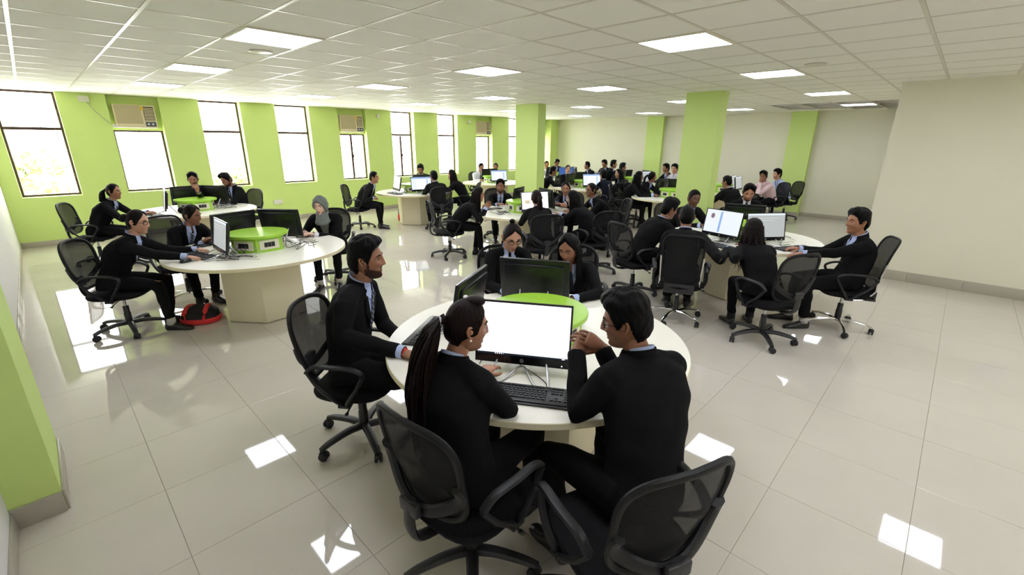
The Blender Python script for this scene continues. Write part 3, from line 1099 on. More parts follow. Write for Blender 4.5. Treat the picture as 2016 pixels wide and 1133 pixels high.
# far tables
G = TABLES['g'][0]
monitor(G, -120, 'page', 'monitor showing a white page between blue margins behind the middle table', detail=False)
monitor(G, -30, 'grey', 'monitor with a pale screen facing the person in navy', detail=False)
monitor(G, 60, 'off', 'dark monitor seen from behind right of the nearer column', detail=False)
monitor(G, 150, 'off', 'dark monitor in front of the person facing right beside the nearer column', detail=False, norm=98)
Hc = TABLES['h'][0]
monitor(Hc, 68, 'off', 'dark monitor seen from behind left of the right green column', detail=False, norm=85)
monitor(Hc, 12, 'off', 'dark monitor just beside the left edge of the right green column', detail=False, norm=30)
I = TABLES['i'][0]
monitor(I, 62, 'off', 'dark monitor seen from behind in front of the person in a pale shirt and tie', detail=False)
monitor(I, -110, 'page', 'monitor with a pale page left of the nearer green column', detail=False)
J = TABLES['j'][0]
monitor(J, 150, 'off', 'dark monitor in front of the person in the far corner', detail=False, norm=98)
monitor(J, -125, 'blue', 'monitor with a deep blue screen near the back wall', detail=False)
monitor(J, -35, 'grey', 'monitor with a pale screen in front of the person turned away at the back', detail=False)
K = TABLES['k'][0]
monitor(K, 150, 'off', 'leftmost dark monitor on the table before the middle of the back wall', detail=False, norm=98)
monitor(K, 70, 'off', 'right-hand dark monitor seen from behind before the back wall pilaster', detail=False)
monitor(K, -110, 'grey', 'pale screen farther left of the person at the back with hand to face', detail=False)
monitor(K, -30, 'grey', 'pale screen nearest the person at the back with hand to face', detail=False)
Lc = TABLES['l'][0]
monitor(Lc, 120, 'off', 'dark monitor right of the right green column, leftmost of three', detail=False, norm=62)
monitor(Lc, -60, 'grey', 'pale angled screen in front of the person in a pink shirt', r=.45, detail=False, norm=-88)
monitor(Lc, -20, 'grey', 'pale angled screen closest to the person in a pink shirt', r=.55, detail=False, norm=-84)

# ------------------------------------------------------------------ chairs
def chair_parts(kind):
    """list of (name, mesh, children) in a frame that faces +y"""
    P = {}
    s = MB()
    def se(a, b, z, y=0, n=28, e=2 / 3.2):
        an = np.arange(n) / n * 2 * np.pi
        return np.stack([a * np.sign(np.cos(an)) * np.abs(np.cos(an)) ** e, y + b * np.sign(np.sin(an)) * np.abs(np.sin(an)) ** e, np.full(n, z)], 1)
    s.rings([se(.15, .15, .392), se(.225, .215, .395), se(.24, .235, .41), se(.243, .24, .428), se(.235, .232, .440), se(.20, .20, .445), se(.08, .08, .442)])
    P['seat'] = s.mesh('seat', 'seat_fabric')
    # back
    hi = kind == 'chrome'
    zc, hz, hx = (.72, .27, .205) if hi else (.72, .225, .232)
    ex = 2 / 5.0 if hi else 2 / 3.4
    n = 44
    an = np.arange(n) / n * 2 * np.pi
    def backpt(u, w):
        """u in -1..1 across, w in -1..1 up"""
        x = hx * u * (0.93 + .07 * w) if not hi else hx * u * (.95 + .05 * w)
        z = zc + hz * w
        y = -.235 - .085 * (w + 1) / 2 * 1.1 + .018 * math.cos(w * 1.8) * -1 + .055 * u * u
        if hi:
            y = -.225 - .10 * (w + 1) / 2 - .03 * (1 - w * w) * -.6 + .035 * u * u
        return (x, y, z)
    cu = np.sign(np.cos(an)) * np.abs(np.cos(an)) ** ex
    su = np.sign(np.sin(an)) * np.abs(np.sin(an)) ** ex
    loop = [backpt(a, b) for a, b in zip(cu, su)]
    f = MB()
    f.tube(loop, .013 if not hi else .010, 8, closed=True, side=(0, 1, 0), flat=1.15)
    P['back_frame'] = f.mesh('back_frame', 'frame_black')
    g = MB()
    rings = []
    for k in (1.0, .8, .6, .4, .2, .0005):
        rings.append([np.array(backpt(a * k, b * k)) + np.array([0, .004, 0]) for a, b in zip(cu, su)])
    g.rings(rings, cap=False)
    P['mesh_panel'] = g.mesh('mesh_panel', 'chair_mesh')
    if not hi:
        l = MB()
        arc = []
        for t in np.linspace(R(-194), R(14), 27):
            k_ = abs(math.cos(t))
            q = np.array(backpt(math.cos(t) * (.74 + .24 * k_ ** 4), -.16 + .62 * math.sin(t)))
            arc.append(q + np.array([0, -.006 - .028 * (1 - k_ ** 3), 0]))
        l.tube(arc, .017, 8, side=(0, 1, 0), flat=1.5, round_end=False)
        P['lumbar_bar'] = l.mesh('lumbar_bar', 'dark_plastic')
        sp = MB()
        pth = bez([(0, -.05, .375), (0, -.18, .370), (0, -.285, .40), (0, -.318, .47), (0, -.315, .56), (0, -.308, .60)], 5)
        sp.tube(pth, [(.012 if i < 2 else .014, .032) for i in range(len(pth))], 8, side=(0, 1, 0.001))
        sp.cbox((0, -.312, .565), (.10, .03, .06), .008)
        P['spine'] = sp.mesh('spine', 'grey_plastic')
    else:
        P['side_strip'] = []
        for sx in (-1, 1):
            bp_ = [tuple(np.array(backpt(sx * 1.0, w_)) + np.array([sx * .010, -.004, 0])) for w_ in (.15, -.2, -.6, -.92)]
            P['side_strip'].append(MB().tube(bez(bp_ + [(sx * .205, -.10, .388), (sx * .18, .06, .382)], 4), .009, 8).mesh('side_strip', 'chrome'))
        sp = MB()
        sp.cbox((0, -.10, .377), (.30, .28, .022), .006)
        sp.cbox((0, -.225, .42), (.30, .02, .09), .006)
        P['spine'] = sp.mesh('spine', 'grey_plastic')
    arms = []
    for sx in (-1, 1):
        a = MB()
        pad = bez([(sx * .252, -.185, .60), (sx * .262, -.13, .642), (sx * .275, -.02, .652), (sx * .272, .08, .645), (sx * .264, .14, .618), (sx * .263, .15, .592)], 5)
        a.tube(pad, [(.012, .022)] * len(pad), 8, side=(0, 0.3, 1))
        fr = bez([(sx * .263, .15, .592), (sx * .268, .105, .51), (sx * .262, .055, .44), (sx * .245, .03, .400)], 5)
        a.tube(fr, [(.013, .016)] * len(fr), 8, side=(0, 1, 0))
        re = bez([(sx * .252, -.185, .60), (sx * .262, -.12, .51), (sx * .262, -.04, .44), (sx * .245, 0, .400)], 5)
        a.tube(re, [(.012, .015)] * len(re), 8, side=(0, 1, 0))
        a.cbox((sx * .225, .015, .390), (.075, .07, .02), .005)
        arms.append(a.mesh('armrest', 'dark_plastic'))
    P['arms'] = arms
    gl = MB()
    gl.lathe([(.030, .085), (.030, .20), (.026, .205), (.026, .27), (.022, .275)], 16)
    P['gas_lift'] = gl.mesh('gas_lift', 'black_plastic')
    P['piston'] = MB().lathe([(.014, .275), (.014, .365)], 14).mesh('piston', 'silver')
    me = MB().cbox((0, 0, .375), (.17, .22, .032), .008)
    P['mechanism'] = me.mesh('mechanism', 'black_plastic')
    lv = MB().tube(bez([(.06, .03, .37), (.17, .03, .365), (.25, .03, .35)], 4), .005, 6).ball((.26, .03, .346), (.018, .012, .009), 8, 6)
    P['lever'] = lv.mesh('lever', 'black_plastic')
    leg = MB()
    pth = bez([(0, .02, .098), (0, .12, .104), (0, .24, .088), (0, .305, .068)], 4)
    if hi:
        leg.tube(pth, [(.016 - .005 * t, .020 - .007 * t) for t in np.linspace(0, 1, len(pth))], 8, side=(0, 0, 1), round_end=False)
    else:
        leg.tube(pth, [(.024 - .008 * t, .030 - .010 * t) for t in np.linspace(0, 1, len(pth))], 8, side=(0, 0, 1))
    P['leg'] = leg.mesh('base_leg', 'chrome' if hi else 'grey_plastic')
    ca = MB()
    ca.tube([(0, 0, .068), (0, 0, .05)], .010, 8)
    for sx in (-1, 1):
        ca.tube([(sx * .006, .012, .028), (sx * .022, .012, .028)], .0275, 14)
    ca.ball((0, .008, .040), (.025, .026, .020), 10, 6)
    P['castor'] = ca.mesh('castor', 'rubber')
    P['kind'] = kind
    return P
CH = {k: chair_parts(k) for k in ('task', 'chrome')}

def joined_chair():
    P = CH['task']
    b = MB()
    names = ['seat_fabric', 'dark_plastic', 'chair_mesh', 'grey_plastic', 'black_plastic', 'rubber']
    def put(me, mi, M4=None):
        V = np.array([v.co[:] for v in me.vertices])
        if M4 is not None:
            V = np.array([(M4 @ Vector(v))[:] for v in V])
        b.add(V, [list(p.vertices) for p in me.polygons], mi)
    put(P['seat'], 0); put(P['back_frame'], 1); put(P['mesh_panel'], 2); put(P['lumbar_bar'], 1); put(P['spine'], 3)
    for a in P['arms']:
        put(a, 1)
    put(P['gas_lift'], 4); put(P['piston'], 3); put(P['mechanism'], 4)
    for k in range(5):
        Mz = Matrix.Rotation(R(72 * k), 4, 'Z')
        put(P['leg'], 3, Mz)
        put(P['castor'], 5, Mz @ Matrix.Translation((0, .30, 0)))
    return b.mesh('office_chair', names)
CHAIR_FAR = joined_chair()

CHAIRS = []
def chair(x, y, heading, label, kind='task', spin=0, far=False, nolumb=False):
    """heading in degrees: where the sitter looks"""
    rz = R(heading - 90)
    if far:
        o = link('office_chair', CHAIR_FAR, None, (x, y, 0), rz)
        tag(o, label, 'chair', 'black office chairs')
        CHAIRS.append(o)
        return o
    P = CH[kind]
    t = empty('office_chair', (x, y, 0), rz)
    tag(t, label, 'chair', 'black office chairs')
    CHAIRS.append(t)
    link('seat', P['seat'], t)
    bf = link('back_frame', P['back_frame'], t)
    link('mesh_panel', P['mesh_panel'], bf)
    if kind == 'task':
        link('lumbar_bar', P['lumbar_bar'], bf)
    else:
        for q_ in P['side_strip']:
            link('side_strip', q_, t)
    link('spine', P['spine'], t)
    for a in P['arms']:
        link('armrest', a, t)
    g = link('gas_lift', P['gas_lift'], t)
    link('piston', P['piston'], g)
    m_ = link('mechanism', P['mechanism'], t)
    link('lever', P['lever'], m_)
    for k in range(5):
        l = link('base_leg', P['leg'], t, None, R(72 * k + spin))
        link('castor', P['castor'], l, (0, .30, 0), R(35 * k + 20))
    return t

# ------------------------------------------------------------------ people
def smooth(a, b, x):
    t = np.clip((x - a) / (b - a), 0, 1)
    return t * t * (3 - 2 * t)

def head_surface(nphi, nth, sex):
    """head in its own frame: x right, y forward, z up; returns grid (nth+1, nphi, 3) and unit directions"""
    th = np.linspace(0, np.pi, nth + 1)[:, None]
    # denser columns towards the face
    q = np.linspace(-np.pi, np.pi, nphi, endpoint=False)[None, :]
    ph = q - 0.35 * np.sin(q)
    d = np.stack([np.sin(th) * np.sin(ph), np.sin(th) * np.cos(ph), np.cos(th) + 0 * ph], -1)
    m = sex == 'm'
    ax, ay, az = (.0755, .097, .118) if m else (.072, .093, .113)
    p = d * np.array([ax, ay, az])
    x, y, z = p[..., 0].copy(), p[..., 1].copy(), p[..., 2].copy()
    # squarer skull
    low = smooth(-.0, -az, z)
    x *= 1 - (.36 if m else .42) * low ** 1.2 * smooth(-.02, .05, y) - .25 * low * smooth(.0, -.05, y)
    x *= 1 + .035 * np.exp(-((z - .05) / .04) ** 2)
    # back of the head tucks in above the nape
    y = np.where(y < 0, y * (1 - .42 * smooth(-.03, -.115, z)), y)
    # face plane
    y = np.where(y > .05, .05 + (y - .05) * .88, y)
    # chin and jaw forward
    y = y + .030 * smooth(-.055, -.105, z) * smooth(-.01, .05, y) * np.exp(-(x / .035) ** 2)
    z = z - .006 * smooth(-.08, -.11, z) * smooth(0, .05, y)
    fr = smooth(.02, .06, y)
    # nose
    tip = .024 if m else .020
    prof = np.where(z < -.028, np.exp(-((z + .028) / .009) ** 2) * tip, tip * np.clip(1 - (z + .028) / .062, 0, 1) ** 1.0)
    wid = .0085 + .007 * np.exp(-((z + .030) / .014) ** 2)
    y = y + fr * prof * np.exp(-(x / wid) ** 2)
    # sockets, brow, cheeks, lips
    for s in (-1, 1):
        y = y - fr * .0105 * np.exp(-(((x - s * .031) / .017) ** 2 + ((z - .006) / .013) ** 2))
        y = y + fr * .005 * np.exp(-(((x - s * .028) / .024) ** 2 + ((z - .030) / .009) ** 2))
        y = y + fr * .005 * np.exp(-(((x - s * .040) / .018) ** 2 + ((z + .028) / .018) ** 2))
    y = y + fr * .0060 * np.exp(-((x / .020) ** 2 + ((z + .056) / .006) ** 2))
    y = y + fr * .0062 * np.exp(-((x / .018) ** 2 + ((z + .069) / .006) ** 2))
    y = y - fr * .003 * np.exp(-((x / .022) ** 2 + ((z + .0625) / .003) ** 2))
    y = y - fr * .004 * np.exp(-((x / .02) ** 2 + ((z + .082) / .007) ** 2))
    return np.stack([x, y, z], -1), d, np.broadcast_to(ph, x.shape)

def close_grid(b, G, mi=None):
    """rows x columns grid closed around, rows from pole to pole"""
    n, m = G.shape[:2]
    V = G.reshape(-1, 3)
    F = []
    for i in range(n - 1):
        for j in range(m):
            k = (j + 1) % m
            if i == 0:
                F.append((j, m + j, m + k))
            elif i == n - 2:
                F.append((i * m + j, (i + 1) * m + j, i * m + k))
            else:
                F.append((i * m + j, (i + 1) * m + j, (i + 1) * m + k, i * m + k))
    b.add(V, F, mi)

HEADS = {}
def head_of(sex, lod):
    k = (sex, lod)
    if k not in HEADS:
        HEADS[k] = head_surface(*((112, 76), (64, 44), (36, 26))[lod], sex)
    return HEADS[k]

HAIRLINE = np.array([(0, .072), (30, .066), (52, .050), (66, .010), (74, -.022), (82, -.010), (88, .012), (104, .012), (112, -.040), (130, -.085), (160, -.098), (180, -.100)], float)
def hair_shell(style, sex, lod, seed):
    G, d, ph = head_of(sex, lod)
    g = np.random.default_rng(seed)
    az = np.degrees(np.abs(ph))
    hl = np.interp(az, HAIRLINE[:, 0], HAIRLINE[:, 1])
    if style in ('short', 'crop'):
        hl = hl + 0.0
    else:
        hl = np.interp(az, [0, 12, 32, 52, 66, 74, 86, 100, 112, 130, 160, 180], [.090, .083, .066, .040, .010, -.022, -.030, -.034, -.050, -.085, -.098, -.100])
    z = G[..., 2]
    cov = smooth(0, .016, z - hl)
    top = smooth(.03, .10, z)
    front = smooth(-.02, .07, G[..., 1])
    if style == 'short':
        T = .012 + .022 * top + .012 * top * front + .006 * smooth(.02, -.06, G[..., 1])
    elif style == 'crop':
        T = .006 + .012 * top
    elif style == 'quiff':
        T = .007 + .022 * top + .030 * top * front
    elif style in ('long', 'longside'):
        T = .014 + .012 * top
    else:
        T = .008 + .007 * top
    # lock structure
    x, y = G[..., 0], G[..., 1]
    ang = np.arctan2(x, y)
    n1 = np.sin(ang * 17 + 3 * np.sin(z * 60) + seed) * .5 + np.sin(ang * 31 + z * 45 + seed * 2) * .35
    if style in ('short', 'quiff'):
        n1 = n1 + 1.3 * np.sin(x * 210 + 2.2 * np.sin(y * 70 + seed)) * top
    T = T + n1 * (.0022 if style in ('short', 'quiff', 'crop') else .0012) * (1 if lod < 2 else .3)
    if style not in ('short', 'crop', 'quiff'):
        T = T - .006 * np.exp(-((x - .006) / .005) ** 2) * front * top      # parting
    off = T * cov - .006 * (1 - cov)
    N = d / np.array([.075, .096, .115]) ** 1
    N = N / np.linalg.norm(N, axis=-1, keepdims=True)
    return G + N * off[..., None]

def beard_shell(sex, lod, full):
    G, d, ph = head_of(sex, lod)
    x, y, z = G[..., 0], G[..., 1], G[..., 2]
    az = np.degrees(np.abs(ph))
    jaw = smooth(-.048, -.066, z + .0003 * np.maximum(az - 40, 0) * -1) * smooth(-.02, .015, y)
    side = smooth(.0, -.02, z) * np.exp(-((az - 76) / 7) ** 2)
    mous = np.exp(-((x / .026) ** 2 + ((z + .044) / .0055) ** 2))
    lip = np.exp(-((x / .019) ** 2 + ((z + .063) / .011) ** 2))
    cheek = np.exp(-((az - 40) / 16) ** 2) * smooth(-.075, -.05, z)
    cov = np.clip(np.maximum(np.maximum(jaw * (1 - cheek), side), mous * 1.4) - lip * 1.6, 0, 1) if full else np.clip(mous * 1.4 - lip, 0, 1)
    cov = smooth(.3, .6, cov)
    N = d / np.array([.075, .096, .115])
    N = N / np.linalg.norm(N, axis=-1, keepdims=True)
    return G + N * (.0012 * cov - .004 * (1 - cov))[..., None]

def hand_mesh(b, wrist, fdir, back, side, curl=.35, sc=1.0, lod=0, spread=.06, mi=None):
    """palm, four fingers and a thumb; back: direction the back of the hand faces; side=+1 right hand"""
    f = unit(fdir)
    u = unit(np.array(back) - f * (np.array(back) @ f))
    r = np.cross(f, u) * side          # towards the little finger of a right hand is +; thumb on -r
    w = np.asarray(wrist, float)
    n = 12
    an = np.arange(n) / n * 2 * np.pi
    def ring(t, a, h, drop=0):
        return w + f * t * sc + r * (np.cos(an) * a * sc)[:, None] + u * (np.sin(an) * h * sc - drop * sc)[:, None]
    b.rings([ring(-.03, .026, .021), ring(0, .027, .019), ring(.025, .034, .0165), ring(.055, .041, .0155, .002), ring(.080, .041, .0125, .004), ring(.092, .034, .008, .006)], mi=mi)
    nf = 8 if lod == 0 else 6
    base = w + f * .078 * sc - u * .004 * sc
    for k, (off, L, rad) in enumerate(((-.0295, .074, .0088), (-.010, .082, .0090), (.010, .076, .0086), (.0285, .060, .0076))):
        dirv = unit(f + r * spread * (k - 1.3))
        p = base + r * off * sc
        a = curl * (.75 + .12 * k)
        pts = [p - dirv * .012 * sc, p]
        seg = (.45, .30, .25)
        cur = dirv
        for q in range(3):
            ax = a * (1.0 if q == 0 else 1.15)
            c_, s_ = math.cos(ax), math.sin(ax)
            down = -u + 0 * cur
            down = unit(down - cur * (down @ cur)) if q else -u
            cur = unit(cur * c_ + down * s_)
            p = p + cur * L * seg[q] * sc
            pts.append(p)
        b.tube(pts, np.array([1.0, 1.04, .98, .90, .76]) * rad * sc, nf, round_end=True, mi=mi)
    tb = w + f * .022 * sc - r * .028 * sc - u * .006 * sc
    t1 = tb + unit(f * .75 - r * .65 - u * .35) * .040 * sc
    t2 = t1 + unit(f * .92 - r * .22 - u * .35) * .032 * sc
    t3 = t2 + unit(f * .95 + r * .10 - u * .40) * .024 * sc
    b.tube([tb + unit(r) * .012 * sc, tb, t1, t2, t3], np.array([.013, .0135, .0115, .0098, .0082]) * sc, nf, round_end=True, mi=mi)

def ik(a, c, l1, l2, pole):
    a, c = np.asarray(a, float), np.asarray(c, float)
    d = c - a
    L = np.linalg.norm(d)
    Lm = min(L, (l1 + l2) * .995)
    e = d / (L + 1e-9)
    c = a + e * Lm
    x = (l1 * l1 - l2 * l2 + Lm * Lm) / (2 * Lm)
    h = math.sqrt(max(l1 * l1 - x * x, 0))
    p = np.asarray(pole, float)
    p = unit(p - e * (p @ e))
    return a + e * x + p * h, c

def remeshed(b, voxel, mats, name, smooth_it=4, noise_amp=0.0, nscale=14.0, seed=0):
    me = b.mesh('tmp', 'suit', smooth=False)
    ob = bpy.data.objects.new('tmp', me)
    COL.objects.link(ob)
    md = ob.modifiers.new('r', 'REMESH')
    md.mode = 'VOXEL'
    md.voxel_size = voxel
    ms = ob.modifiers.new('s', 'SMOOTH')
    ms.factor = .5
    ms.iterations = smooth_it
    dg = bpy.context.evaluated_depsgraph_get()
    out = bpy.data.meshes.new_from_object(ob.evaluated_get(dg))
    bpy.data.objects.remove(ob)
    bpy.data.meshes.remove(me)
    out.name = name
    out.materials.clear()
    for m_ in mats:
        out.materials.append(MAT[m_])
    n = len(out.vertices)
    if noise_amp:
        co = np.empty(n * 3); out.vertices.foreach_get('co', co); co = co.reshape(-1, 3)
        no = np.empty(n * 3); out.vertices.foreach_get('normal', no); no = no.reshape(-1, 3)
        P = co * nscale
        v = np.sin(P[:, 0] * 1.1 + 2.1 * np.sin(P[:, 2] * .9 + seed)) * np.cos(P[:, 2] * 1.7 + 1.3 * np.sin(P[:, 1] * 1.2)) + .6 * np.sin(P[:, 1] * 2.3 + P[:, 2] * 2.9 + 1.7 * np.sin(P[:, 0] * 1.9 + seed))
        co = co + no * (v * noise_amp)[:, None]
        out.vertices.foreach_set('co', co.ravel())
    out.polygons.foreach_set('use_smooth', [True] * len(out.polygons))
    out.polygons.foreach_set('material_index', [0] * len(out.polygons))
    out.update()
    return out

PERSONS = []
def person(label, px, z, face, look=None, pitch=0, hip=None, sex='m', hair='short', haircol='hair_black', skin='skin_a', lod=1, sc=1.0,
           arms=(None, None), lean_side=0, suit='suit', jacket=True, shirt='shirt_blue', tie='tie_navy', beard=None, glasses=False, extra=(),
           feet=None, table=None, roll=0, tail=None, trousers='suit', cat='person', head_xy=None, headsc=1.0, socks='sock_black', lap=False, tail_out=.0, tail_w=1.0, puff=0.0, wavy=.3, cuffs=True):
    if head_xy is None:
        hp = at_pixel(px[0], px[1], z)
    else:
        hp = Vector((*head_xy, z))
    head = np.array(hp)
    look = face if look is None else look
    fw = np.array([math.cos(R(face)), math.sin(R(face)), 0]); rt = np.array([fw[1], -fw[0], 0]); up = np.array([0, 0, 1.0])
    lk = np.array([math.cos(R(look)), math.sin(R(look)), 0]); lr = np.array([lk[1], -lk[0], 0])
    pc, ps = math.cos(R(pitch)), math.sin(R(pitch))
    hf = lk * pc + up * ps                 # face direction
    hu = -lk * ps + up * pc
    if roll:
        lr, hu = lr * math.cos(R(roll)) + hu * math.sin(R(roll)), -lr * math.sin(R(roll)) + hu * math.cos(R(roll))
    hs = (1.0 if sex == 'm' else .97) * headsc
    Hm = np.stack([lr, hf, hu], 1) * hs    # columns
    def HL(P):
        return np.asarray(P, float) @ Hm.T + head
    hipz = .535
    neck = head - hu * .150 * hs * .75 - up * .05 - hf * .040 - fw * .015
    L = .49 * sc
    if hip is None:
        dz = neck[2] - hipz
        hz_ = math.sqrt(max(L * L - dz * dz, .0009))
        hip = neck[:2] - fw[:2] * min(hz_, .36) - rt[:2] * lean_side
    H0 = np.array([hip[0], hip[1], hipz])
    back = -fw
    mid = (H0 + neck) / 2 + back * .035
    spine = bez([H0 - up * .01, (H0 * .65 + neck * .35) + back * .035, (H0 * .3 + neck * .7) + back * .045, neck], 6)
    def at(t):
        k = np.clip(t, 0, 1) * (len(spine) - 1)
        i = int(min(k, len(spine) - 2)); q = k - i
        p = spine[i] * (1 - q) + spine[i + 1] * q
        tg = unit(spine[i + 1] - spine[i])
        if t > 1:
            p = p + tg * (t - 1) * L
        if t < 0:
            p = p + np.array([0, 0, 1]) * t * L
            tg = up
        fr = unit(fw - tg * (fw @ tg))
        return p, tg, fr
    male = sex == 'm'
    wS = (1.0 if male else .88) * sc
    # shoulders
    ps_, ts_, fs_ = at(.90)
    shw = (.178 if male else .158) * sc
    SH = {-1: ps_ - rt * shw - ts_ * .012, 1: ps_ + rt * shw - ts_ * .012}
    l1, l2 = .285 * sc, .262 * sc
    tc = np.array([*TABLES[table][0], 0]) if table else None
    AR = {}
    for s, spec in zip((-1, 1), arms):
        sh = SH[s]
        elbow = None
        back_v = up
        curl = .35
        if isinstance(spec, dict):
            tgt = np.array(spec['hand'], float)
            if 'elbow' in spec:
                elbow = np.array(spec['elbow'], float)
            back_v = np.array(spec.get('back', up), float)
            curl = spec.get('curl', .35)
            fd = spec.get('dir')
        elif spec is None and not lap:
            reach = .44 * sc
            tgt = np.array([sh[0], sh[1], 0]) + fw * reach - rt * s * .07
            tgt[2] = TZ + .035
            fd = None
        elif lap or (isinstance(spec, str) and spec == 'lap'):
            tgt = H0 + fw * .30 + rt * s * .08; tgt[2] = .665
            fd = None
        else:
            tgt = np.array(spec, float); fd = None
        if elbow is None:
            pole = -up * 1.0 + rt * s * .75 - fw * .35
            elbow, wr = ik(sh, tgt, l1, l2, pole)
        else:
            wr = tgt
        fdv = unit(wr - elbow) if fd is None else unit(fd)
        if fd is None and wr[2] < TZ + .09:
            fdv = unit(np.array([fdv[0], fdv[1], max(fdv[2], -.12)]))
        AR[s] = (sh, elbow, wr, fdv, back_v, curl)
    # legs
    LG = {}
    for s in (-1, 1):
        hj = H0 + rt * s * .085 * wS
        if feet is not None and feet[(s + 1) // 2] is not None:
            an = np.array([*feet[(s + 1) // 2], .085])
        else:
            an = H0 + fw * (.40 + .04 * s) * sc + rt * s * .11; an[2] = .085
        kn, an = ik(hj, an, .415 * sc, .415 * sc, fw * 1.0 + up * .8 + rt * s * .15)
        if kn[2] > .60:
            kn[2] = .60
        LG[s] = (hj, kn, an)

    root = empty('person', (H0[0], H0[1], 0))
    inv = np.array([-H0[0], -H0[1], 0])
    tag(root, label, cat, 'seated students')
    def put(b, name, mats, parent=root, angle=None):
        b.v = [v + inv for v in b.v]
        return b.build(name, mats, parent, True, angle)
    def putm(me, name, parent=root):
        V = np.empty(len(me.vertices) * 3); me.vertices.foreach_get('co', V)
        V = V.reshape(-1, 3) + inv
        me.vertices.foreach_set('co', V.ravel()); me.update()
        return link(name, me, parent)

    # ---- body: head, neck, trunk, arms with hands, legs: one skin mesh
    b = MB()
    G, d, ph = head_of(sex, lod)
    close_grid(b, HL(G))
    if lod < 2:
        for s in (-1, 1):
            pts = [HL((s * x, y, zz)) for x, y, zz in ((.070, .004, -.018), (.079, -.004, -.022), (.083, -.014, -.008), (.086, -.020, .012), (.082, -.012, .026), (.073, .002, .022))]
            b.tube(bez(pts, 3), np.array([.0055] + [.0062] * 14 + [.005])[:16], 6, side=hf, round_end=True)
            b.ball(HL((s * .074, -.004, .004)), .013, 8, 6)
    ns = 16 if lod < 2 else 10
    nk = .056 if male else .047
    b.tube([neck - up * .04, neck + up * .01, head - hu * .065 * hs - hf * .018, head - hu * .02 * hs - hf * .022], [nk * 1.15, nk, nk * .98, nk * .95], ns)
    b.tube([H0, at(.35)[0], at(.7)[0], at(.93)[0], neck], [.10, .09, .09, .065, .05], 10)
    for s in (-1, 1):
        sh, el, wr, fdv, bv, cu = AR[s]
        b.tube([at(.80)[0], sh * .96 + at(.80)[0] * .04 - up * .02, (sh + el) / 2, el, el * .5 + wr * .5, wr], [.045, .040, .038, .036, .034, .0235], 8)
        hand_mesh(b, wr, fdv, bv, s, cu, .98 * sc if male else .90 * sc, lod)
        hj, kn, an = LG[s]
        b.tube([H0, hj, kn, kn * .5 + an * .5, an, an - up * .03], [.07, .07, .05, .045, .034, .033], 8)
    body = put(b, 'body', skin)
    # ---- face
    fd_ = lod < 2
    for s in (-1, 1):
        br = MB()
        e = MB().ball(HL((s * .031, .0655 if male else .0620, .006)), np.array([.0130, .0120, .0070 if pitch > -18 else .0050]) * hs, 12, 8, rot=Hm / hs)
        ir = MB().ball(HL((s * .031 + .001, .0725 if male else .0690, .0055)), np.array([.0060, .0068, .0058 if pitch > -18 else .0046]) * hs, 10, 6, rot=Hm / hs)
        if fd_:
            eo = put(e, 'eye', 'eye_white', body)
            put(ir, 'iris', 'eye_dark', eo)
        else:
            put(ir, 'eye', 'eye_dark', body)
        arc = [HL((s * xx, yy, zz)) for xx, yy, zz in ((.014, .088, .026), (.028, .087, .0325), (.040, .080, .031), (.050, .070, .024))]
        if not male:
            arc = [a_ - hf * .004 for a_ in arc]
        br.tube(bez(arc, 3), np.interp(np.linspace(0, 1, 10), [0, .4, 1], [.0036, .0042, .0016]), 6, side=hu, round_end=False)
        put(br, 'eyebrow', haircol if hair != 'hijab' else 'hair_black', body)
    if fd_:
        lp = MB()
        yy = .0828 if male else .0785
        lp.tube(bez([HL(v) for v in ((-.021, yy - .012, -.0625), (-.010, yy - .0025, -.0585), (0, yy - .001, -.0595), (.010, yy - .0025, -.0585), (.021, yy - .012, -.0625))], 3), np.interp(np.linspace(0, 1, 13), [0, .5, 1], [.0015, .0045, .0015]), 6)
        lp.tube(bez([HL(v) for v in ((-.019, yy - .012, -.0635), (-.008, yy - .0015, -.0690), (.008, yy - .0015, -.0690), (.019, yy - .012, -.0635))], 3), np.interp(np.linspace(0, 1, 10), [0, .5, 1], [.0015, .0052, .0015]), 6)
        put(lp, 'lips', 'lip_brown' if male else 'lip_pink', body)
    if beard:
        bb = MB(); close_grid(bb, HL(beard_shell(sex, lod, beard == 'full')))
        put(bb, 'beard', 'beard')
    # ---- trousers
    t = MB()
    t.ball(H0 + up * .02, (.155 * wS, .13 * wS, .105), 16, 10, rot=np.stack([rt, fw, up], 1))
    for s in (-1, 1):
        hj, kn, an = LG[s]
        t.tube([hj - fw * .02, hj * .7 + kn * .3, hj * .25 + kn * .75, kn, kn * .72 + an * .28, kn * .3 + an * .7, an + up * .045], np.array([.092, .088, .074, .068, .062, .054, .053]) * wS, 14, round_end=False)
    vox = (.010, .014, .022)[lod]
    putm(remeshed(t, vox, [trousers], 'trousers', 4 if lod < 2 else 2, .0025 if lod < 2 else 0, 16, len(PERSONS)), 'trousers')
    # ---- shoes, socks
    for s in (-1, 1):
        hj, kn, an = LG[s]
        sh = MB()
        dirf = unit(fw + rt * s * .18)
        sr = np.cross(dirf, up)
        n = 14; a_ = np.arange(n) / n * 2 * np.pi
        def ring(t_, w_, h_, zb):
            return np.array([an[0], an[1], 0]) + dirf * t_ + sr * (np.cos(a_) * w_)[:, None] + up * (zb + h_ / 2 + np.sin(a_) * h_ / 2)[:, None]
        sh.rings([ring(-.062, .012, .03, .006), ring(-.055, .028, .075, 0), ring(-.02, .034, .098, 0), ring(.04, .036, .085, 0), ring(.10, .043, .058, 0), ring(.15, .042, .044, 0), ring(.185, .030, .034, .002), ring(.198, .012, .02, .006)])
        put(sh, 'shoe', 'shoe_black')
        put(MB().tube([an - up * .02, an + up * .055], [.043, .040], 10), 'sock', socks)
    # ---- jacket / shirt
    ring_n = 24
    ra = np.arange(ring_n) / ring_n * 2 * np.pi
